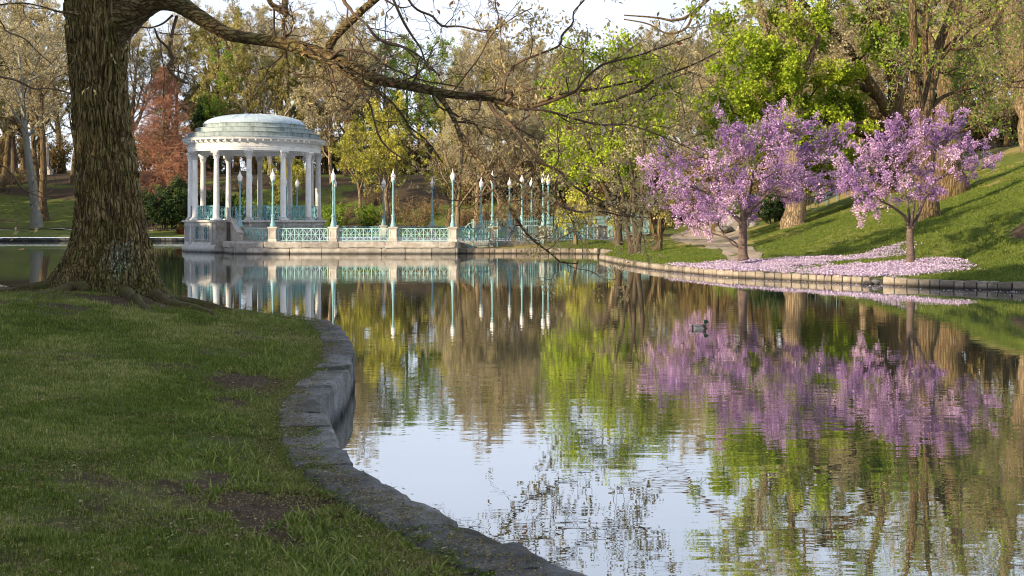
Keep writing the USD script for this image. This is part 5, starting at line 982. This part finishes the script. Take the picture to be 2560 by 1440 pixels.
# ------------------------------------------------------------------ grass, fallen leaves, petals
def instancer(name, protos, mats, pos, idx, yaw, scale, tilt, label, cat, attrs):
    pi = UsdGeom.PointInstancer.Define(stage, unique('/World', name)); tag(pi.GetPrim(), label, cat, None, 'stuff')
    paths = [obj(f'piece', m, mt, pi.GetPrim(), attrs=a).GetPath() for m, mt, a in zip(protos, mats, attrs)]
    pi.CreatePrototypesRel().SetTargets(paths); n = len(pos)
    pi.CreatePositionsAttr(Vt.Vec3fArray.FromNumpy(pos.astype(np.float32))); pi.CreateProtoIndicesAttr(Vt.IntArray.FromNumpy(idx.astype(np.int32)))
    cy, sy = np.cos(yaw / 2), np.sin(yaw / 2); ca, sa = np.cos(tilt / 2), np.sin(tilt / 2)
    Q = np.stack([cy * ca, cy * sa, sy * sa, sy * ca], 1)   # yaw after a small tilt about x
    pi.CreateOrientationsAttr(Vt.QuathArray([Gf.Quath(*map(float, q)) for q in Q]))
    pi.CreateScalesAttr(Vt.Vec3fArray.FromNumpy(np.repeat(scale[:, None], 3, 1).astype(np.float32)))
rg = np.random.default_rng(9)
def blades(r, n, h, spread, w, lean=.5):
    P = np.stack([r.normal(0, spread, n), r.normal(0, spread, n), np.zeros(n) - .01], 1); a = r.uniform(0, 6.28, n); hh = h * r.uniform(.5, 1.2, n); l = r.uniform(.1, lean, n) * hh
    d = np.stack([np.cos(a), np.sin(a)], 1); sd = np.stack([-np.sin(a), np.cos(a), 0 * a], 1) * w / 2
    m = P + np.concatenate([d * (l * .35)[:, None], (hh * .6)[:, None]], 1); t = P + np.concatenate([d * l[:, None], hh[:, None]], 1)
    v = np.stack([P - sd, P + sd, m + sd * .7, m - sd * .7, t], 1).reshape(-1, 3); k = np.arange(n)[:, None] * 5
    f = np.vstack([np.hstack([k, k + 1, k + 2]), np.hstack([k, k + 2, k + 3]), np.hstack([k + 3, k + 2, k + 4])]); return (v, f), np.repeat(r.uniform(0, 1, n), 5)
def scatter(n, x0, x1, y0, y1, ok):
    x, y = rg.uniform(x0, x1, n), rg.uniform(y0, y1, n); s, _ = shore_dist(x, y); m = ok(x, y, s); x, y, s = x[m], y[m], s[m]; return x, y, s, land(x, y, s)
view = lambda x, y: (x > -.42 * y - .4) & (x < .42 * y + .4) & (y > 5)
x, y, s, z = scatter(420000, -14, 2, 5, 36, lambda x, y, s: view(x, y) & (s > .36) & (rg.uniform(0, 1, len(x)) < np.clip(9 / y, .12, 1)))
soil = soil_mask(x, y, s)[:, 0]; bare = fbm(np.stack([x, y, 0 * x], 1) * 1.3, 4, 50) + soil; k = (rg.uniform(.80, 1.12, len(x)) > bare) | ((rg.uniform(0, 1, len(x)) < .12) & (soil < .7)) | ((s < .85) & (rg.uniform(0, 1, len(x)) < .15))
x, y, z, s = x[k], y[k], z[k], s[k]
pr, at, mt = [], [], []
for h_, sp, w_, nb in ((.030, .032, .005, 18), (.038, .030, .005, 16), (.026, .036, .006, 20), (.055, .024, .006, 10)):
    m_, t_ = blades(rg, nb, h_, sp, w_); pr.append(m_); at.append({'tone': t_}); mt.append('grass_blade')
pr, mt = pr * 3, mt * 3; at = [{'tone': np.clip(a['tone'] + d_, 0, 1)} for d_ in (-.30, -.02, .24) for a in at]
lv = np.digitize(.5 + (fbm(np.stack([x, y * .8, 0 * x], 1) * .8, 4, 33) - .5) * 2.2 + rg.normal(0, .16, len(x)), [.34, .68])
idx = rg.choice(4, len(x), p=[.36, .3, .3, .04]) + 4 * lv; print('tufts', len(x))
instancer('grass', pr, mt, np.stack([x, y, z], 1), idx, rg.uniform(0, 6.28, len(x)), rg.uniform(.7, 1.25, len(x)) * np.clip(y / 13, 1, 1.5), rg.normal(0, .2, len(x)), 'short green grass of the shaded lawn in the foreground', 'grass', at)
# ragged weeds along the stones
x, y, s, z = scatter(60000, -6, 2, 5.5, 30, lambda x, y, s: view(x, y) & (s > .45) & (s < 1.4)); k = (noise(np.stack([x * 1.6, y * 1.6, 0 * x], 1), 60) > .42) & (rg.uniform(0, 1, len(x)) < .6); x, y, z = x[k], y[k], z[k]
m_, t_ = blades(rg, 9, .085, .03, .016, 1.1); m2, t2 = blades(rg, 12, .06, .04, .012, 1.3)
instancer('weeds', [m_, m2], ['grass_blade'] * 2, np.stack([x, y, z], 1), rg.integers(0, 2, len(x)), rg.uniform(0, 6.28, len(x)), rg.uniform(.6, 1.2, len(x)), rg.normal(0, .25, len(x)), 'ragged broad leaved weeds between the near lawn and the stone wall', 'weeds', [{'tone': t_ * .85}, {'tone': t2 * .85}])
# moss and grass creeping over the stones
x, y, s, z = scatter(60000, -6, 2, 5.5, 30, lambda x, y, s: view(x, y) & (s > .06) & (s < .5)); k = (fbm(np.stack([x * 2.2, y * 2.2, 0 * x], 1), 3, 61) + .45 * s > rg.uniform(.52, .80, len(x))); x, y = x[k], y[k]
m_, t_ = blades(rg, 16, .014, .03, .008, 1.6)
instancer('moss', [m_], ['grass_blade'], np.stack([x, y, np.full(len(x), .503)], 1), np.zeros(len(x), int), rg.uniform(0, 6.28, len(x)), rg.uniform(.6, 1.3, len(x)), rg.normal(0, .1, len(x)), 'moss and short grass creeping over the near stone wall', 'moss', [{'tone': t_ * .6}])
# fallen catkins and leaf bits
def bits(r, n, size, spread):
    P = np.stack([r.normal(0, spread, n), r.normal(0, spread, n), r.uniform(.004, .02, n)], 1); m_, t_ = leaves(r, P, size, .4, 2.5, lie=.15); return m_, t_
b1, t1_ = bits(rg, 9, .03, .11); b2, t2_ = bits(rg, 9, .02, .09); b3, t3_ = bits(rg, 1, .06, .01)
x, y, s, z = scatter(210000, -14, 2, 5, 42, lambda x, y, s: view(x, y) & (s > .13) & (rg.uniform(0, 1, len(x)) < np.clip(10 / y, .2, 1) * np.where(s > .7, .75, 1)))
d = fbm(np.stack([x, y, 0 * x], 1) * .9, 3, 70) + .25 * soil_mask(x, y, s)[:, 0] + .2 * (s < .75); k = (rg.uniform(.40, .98, len(x)) < d) | ((s < .7) & (fbm(np.stack([x, y, 0 * x], 1) * 3.2, 3, 71) > rg.uniform(.28, .50, len(x)))); x, y, z, s = x[k], y[k], z[k], s[k]
z = np.where(s < .40, .527, z + .025); print('litter', len(x))
instancer('fallen_leaves', [b1, b2, b3], ['litter'] * 3, np.stack([x, y, z], 1), rg.choice(3, len(x), p=[.45, .47, .08]), rg.uniform(0, 6.28, len(x)), rg.uniform(.5, 1.2, len(x)), rg.normal(0, .15, len(x)), 'fallen catkins and leaf scraps strewn over the near lawn and stones', 'leaf litter', [{'tone': t1_}, {'tone': t2_}, {'tone': t3_ * .5 + .5}])
# grass of the right bank, in longer tufts
x, y, s, z = scatter(160000, 4, 34, 40, 100, lambda x, y, s: view(x, y) & (s > .36) & (rg.uniform(0, 1, len(x)) < np.clip(48 / y, 0, 1) ** 2) & (soil_mask(x, y, s)[:, 0] < .45))
m_, t_ = blades(rg, 22, .07, .10, .02, .7); m2, t2 = blades(rg, 16, .11, .10, .022, .8)
pathy = np.hypot(x - np.interp(y, [61, 67, 76, 90, 108], [11, 12.2, 13, 14.2, 16.5]), 0) < np.interp(y, [60, 61, 76, 90, 108], [0, .8, 1.9, 2.7, 3.6]); k = ~pathy; x, y, z = x[k], y[k], z[k]; print('bank', len(x))
instancer('grass', [m_, m2], ['grass_blade'] * 2, np.stack([x, y, z], 1), rg.choice(2, len(x), p=[.8, .2]), rg.uniform(0, 6.28, len(x)), rg.uniform(.6, 1.2, len(x)), rg.normal(0, .15, len(x)), 'sunlit grass of the right bank and hill', 'grass', [{'tone': t_ * .74}, {'tone': t2 * .74}])
# carpet of petals below the cherries
m1, q1 = leaves(rg, np.stack([rg.normal(0, .10, 12), rg.normal(0, .10, 12), rg.uniform(.0, .03, 12)], 1), .055, .9, 1.5); m2, q2 = leaves(rg, np.stack([rg.normal(0, .10, 7), rg.normal(0, .10, 7), rg.uniform(.0, .03, 7)], 1), .05, .9, 1.5)
def petal_ok(x, y, s):
    g = lambda cx, cy, a, b: np.exp(-1.25 * (((x - cx) / a) ** 2 + ((y - cy) / b) ** 2) ** 1.2)
    A = np.maximum(1.15 * g(9.9, 57.0, 3.9, 3.0), .75 * g(13.6, 57.6, 4.4, 1.5)); B = 1.05 * g(14.9, 51.3, 3.4, 2.2); E = .30 * (s < .8) * (x < 14)
    n_ = fbm(np.stack([x, y, 0 * x], 1) * 1.4, 3, 80); return (np.maximum.reduce([A, B, E]) + (n_ - .5) * .55 * np.maximum(A, B) > rg.uniform(.09, 1.9, len(x))) & (s > .02) & (x < 18.2)
x, y, s, z = scatter(90000, 4, 20, 46, 62, petal_ok); z = np.where(s < .36, .325, z + .085); print('petals', len(x))
instancer('petals', [m1, m2], ['petal'] * 2, np.stack([x, y, z], 1), rg.integers(0, 2, len(x)), rg.uniform(0, 6.28, len(x)), rg.uniform(.6, 1.2, len(x)), rg.normal(0, .1, len(x)), 'carpet of fallen pink petals under the two cherry trees', 'petals', [{'tone': q1}, {'tone': q2}])

x, y = rg.uniform(5, 18, 9000), rg.uniform(36, 66, 9000); s, _ = shore_dist(x, y); k = (s < -.08) & (rg.uniform(0, 1, len(x)) < np.exp(s / 1.1)) & (noise(np.stack([x * .5, y * 1.1, 0 * x], 1), 5) > .45); x, y = x[k], y[k]
fp_, ft_ = leaves(rg, np.stack([rg.normal(0, .12, 4), rg.normal(0, .12, 4), np.full(4, .006)], 1), .045, .9, 6, lie=.02)
instancer('petals', [fp_], ['petal'], np.stack([x, y, 0 * x], 1), np.zeros(len(x), int), rg.uniform(0, 6.28, len(x)), rg.uniform(.6, 1.2, len(x)), 0 * x, 'pink petals floating on the water along the right kerb', 'petals', [{'tone': ft_}])

# ------------------------------------------------------------------ drainage notch, boulders, bench, handrail, monument
notch = thing('drain_stones', 'dark wet sunken stones in the gap of the right kerb', 'stones', (14.0, 49.15, 0))
r_ = np.random.default_rng(90)
for k in range(5):
    m = block(r_, .4, .45, -.4, .10 + .05 * k % .13, 2, .07, .08); rot(m, r_.uniform(-40, 40)); obj('stone', move(m, -.34 + .17 * k, .25 * (k % 2), 0), 'near_stone', notch, smooth=50)
bp = hit(1835, 577)
bo = thing('boulders', 'pile of pale grey boulders behind the left cherry trunk', 'boulders', bp)
for dx, dy, w_, h_ in ((-1.0, -.6, 1.3, .5), (.2, .3, 2.2, 1.5), (1.4, .1, 1.2, .9), (.5, -.8, .9, .5), (2.0, -.2, .8, .5)):
    m = trimesh.creation.icosphere(3, 1.0); v = np.array(m.vertices); v = np.sign(v) * np.abs(v) ** .8; v = v * (1 + (fbm(v * 1.6 + dx * 7, 3, 2)[:, None] - .5) * .7) * [w_ / 2, w_ * .42, h_ * .6]; m.vertices = v; obj('boulder', move(m, dx, dy, h_ * .3), 'boulder_stone', bo, smooth=35)
qb = stand(1800, 122)
bench = thing('park_bench', 'dark teal park bench at the end of the dirt path behind the left cherry', 'bench', qb, 15)
for k in range(4): obj('seat_slat', box(-1.0, 1.0, -.25 + .13 * k, -.14 + .13 * k, .44, .48), 'bench_paint', bench)
for k in range(4): obj('back_slat', box(-1.0, 1.0, .28 + .02 * k, .31 + .02 * k, .54 + .13 * k, .64 + .13 * k), 'bench_paint', bench)
for x_ in (-.9, .9):
    obj('leg', box(x_ - .04, x_ + .04, -.24, -.18, -.05, .44), 'bench_paint', bench); obj('leg', box(x_ - .04, x_ + .04, .26, .34, -.05, 1.0), 'bench_paint', bench); obj('armrest', box(x_ - .04, x_ + .04, -.26, .26, .62, .66), 'bench_paint', bench)
hr0, hr1 = hit(2045, 527), hit(2098, 502)
hrl = thing('handrail', 'thin green pipe handrail climbing the hill between the cherries', 'handrail', hr0)
for dy in (0, .9):
    a = np.array([0, dy, .95]); b_ = hr1 - hr0 + [0, dy, .95]
    for dz in (0, -.4): obj('rail', bar(a + [0, 0, dz], b_ + [0, 0, dz], .06), 'handrail_paint', hrl)
    obj('end_loop', tubes(np.array([[a, a + [-.5, 0, 0], a + [-.6, 0, -.1], a + [-.6, 0, -.7], a + [-.5, 0, -.8], a + [0, 0, -.8]]]), np.full((1, 6), .03), 6), 'handrail_paint', hrl)
    for t_ in (0, .5, 1.0): c_ = a + (b_ - a) * t_; obj('post', bar(c_ - [0, 0, 1.1], c_, .06), 'handrail_paint', hrl)
mq = stand(116, 186)
mon = thing('monument', 'pale stone column monument on the crest left of the oak', 'monument', mq)
obj('plinth', box(-.75, .75, -.75, .75, -.3, .9), 'pedestal_stone', mon); obj('base', cat_([box(-.55, .55, -.55, .55, .9, 1.1), box(-.45, .45, -.45, .45, 1.1, 1.3)]), 'pedestal_stone', mon)
obj('shaft', lathe([(0, 1.3), (.38, 1.3), (.33, 2.4), (.28, 3.9), (0, 3.9)], 16), 'pedestal_stone', mon, smooth=40); obj('cap', lathe([(0, 3.9), (.4, 3.9), (.42, 4.05), (.3, 4.2), (.12, 4.6), (0, 4.75)], 16), 'pedestal_stone', mon, smooth=40)

# ------------------------------------------------------------------ birds
def figure(cages, depth=.012, it=6):
    """one continuous body: hulls of spheres joined, refined and smoothed"""
    import manifold3d as m3
    tot = m3.Manifold()
    for (p, a), (q, b) in cages:
        S = [m3.Manifold.sphere(x, 20).translate(tuple(map(float, c))) for c, x in ((p, a), (q, b))]; tot = tot + m3.Manifold.batch_hull(S)
    tot = tot.refine_to_length(depth); g = tot.to_mesh(); m = trimesh.Trimesh(g.vert_properties[:, :3], g.tri_verts); m.merge_vertices(); trimesh.smoothing.filter_taubin(m, iterations=it * 3); return m
dk_y = 29.6; dp = W(1750, 0, dk_y)
duck = thing('duck', 'drake mallard with dark green head swimming on the lake', 'duck', (dp[0], dk_y, 0), scale=.92)
b_ = figure([(((-.15, 0, .005), .050), ((-.05, 0, .005), .092)), (((-.05, 0, .005), .092), ((.06, 0, .008), .090)), (((.06, 0, .008), .090), ((.14, 0, -.005), .050)), (((-.13, 0, .03), .052), ((-.20, 0, .075), .026)), (((-.20, 0, .075), .026), ((-.265, 0, .105), .008)), (((.085, 0, .03), .058), ((.128, 0, .12), .036)), (((.128, 0, .125), .036), ((.142, 0, .18), .042)), (((.142, 0, .186), .046), ((.178, 0, .176), .032))])
v = np.array(b_.vertices); v[:, 1] *= 1.05; b_.vertices = v; X_, Z_ = v[:, 0], v[:, 2]
col = np.tile([[.30, .28, .255]], (len(v), 1)); col[Z_ > .066] = (.17, .15, .14); col[(X_ < -.13) & (Z_ < .07)] = (.42, .41, .39); col[(X_ < -.165)] = (.015, .015, .015); col[(X_ < -.215)] = (.5, .5, .48); col[(X_ > .10 - .9 * Z_) & (Z_ < .12) & (X_ > .03)] = (.05, .025, .02); col[(Z_ > .115) & (X_ > .05)] = (.45, .45, .45); col[(Z_ > .122) & (X_ > .05)] = (.008, .035, .022)
obj('body', b_, 'tint', duck, smooth=True, attrs={'mask': col})
for sgn in (-1, 1):
    wv = trimesh.creation.icosphere(3, 1.0); v = np.array(wv.vertices) * [.13, .016, .026]; v[:, 2] += .22 * np.clip(-v[:, 0], 0, 1); v += [-.05, sgn * .072, .058]; cw = np.tile([[.17, .145, .125]], (len(v), 1)); cw[v[:, 2] > .068] = (.26, .245, .235); cw[v[:, 2] < .046] = (.13, .08, .06); wv.vertices = v; obj('wing', wv, 'tint', duck, smooth=True, attrs={'mask': cw})
    e = trimesh.creation.icosphere(1, .006); move(e, .172, sgn * .036, .192); obj('eye', e, 'dark_slot', duck, smooth=True)
bl2 = figure([(((.198, 0, .170), .014), ((.226, 0, .160), .011)), (((.226, .006, .159), .009), ((.248, .006, .157), .007)), (((.226, -.006, .159), .009), ((.248, -.006, .157), .007))], .006, 3)
obj('bill', bl2, 'tint', duck, smooth=True, attrs={'mask': np.tile([[.16, .15, .04]], (len(bl2.vertices), 1))})
tl = trimesh.Trimesh([(-.24, -.03, .092), (-.24, .03, .092), (-.30, .015, .125), (-.30, -.015, .125), (-.24, 0, .112)], [(0, 1, 2), (0, 2, 3), (4, 2, 1), (4, 3, 2), (4, 0, 3), (4, 1, 0)], process=False); obj('tail', tl, 'tint', duck, attrs={'mask': np.tile([[.6, .6, .58]], (5, 1))})
for k, (px, py, az, lab) in enumerate([(1707, 592, 20, 'little dark bird with an orange breast on the dirt path, left of two'), (1728, 588, 150, 'little dark bird with an orange breast on the dirt path, right of two')]):
    g = hit(px, py, 50, 150); t = thing('robin', lab, 'bird', g, az)
    b_ = figure([(((-.07, 0, .10), .035), ((.03, 0, .13), .055)), (((.03, 0, .14), .05), ((.075, 0, .20), .034)), (((-.07, 0, .10), .03), ((-.17, 0, .06), .012))], .012, 4); v = np.array(b_.vertices); c_ = np.tile([[.06, .05, .045]], (len(v), 1)); c_[(v[:, 0] > .0) & (v[:, 2] < .165)] = (.40, .13, .04)
    obj('body', b_, 'tint', t, smooth=True, attrs={'mask': c_})
    bk = trimesh.creation.cone(radius=.010, height=.03, sections=6); bk.apply_transform(trimesh.transformations.rotation_matrix(PI / 2, [0, 1, 0])); obj('beak', move(bk, .105, 0, .20), 'tint', t, attrs={'mask': np.tile([[.4, .25, .03]], (len(bk.vertices), 1))})
    for s_ in (-1, 1): obj('leg', bar((.0, s_ * .02, -.01), (.0, s_ * .02, .09), .008), 'dark_slot', t)
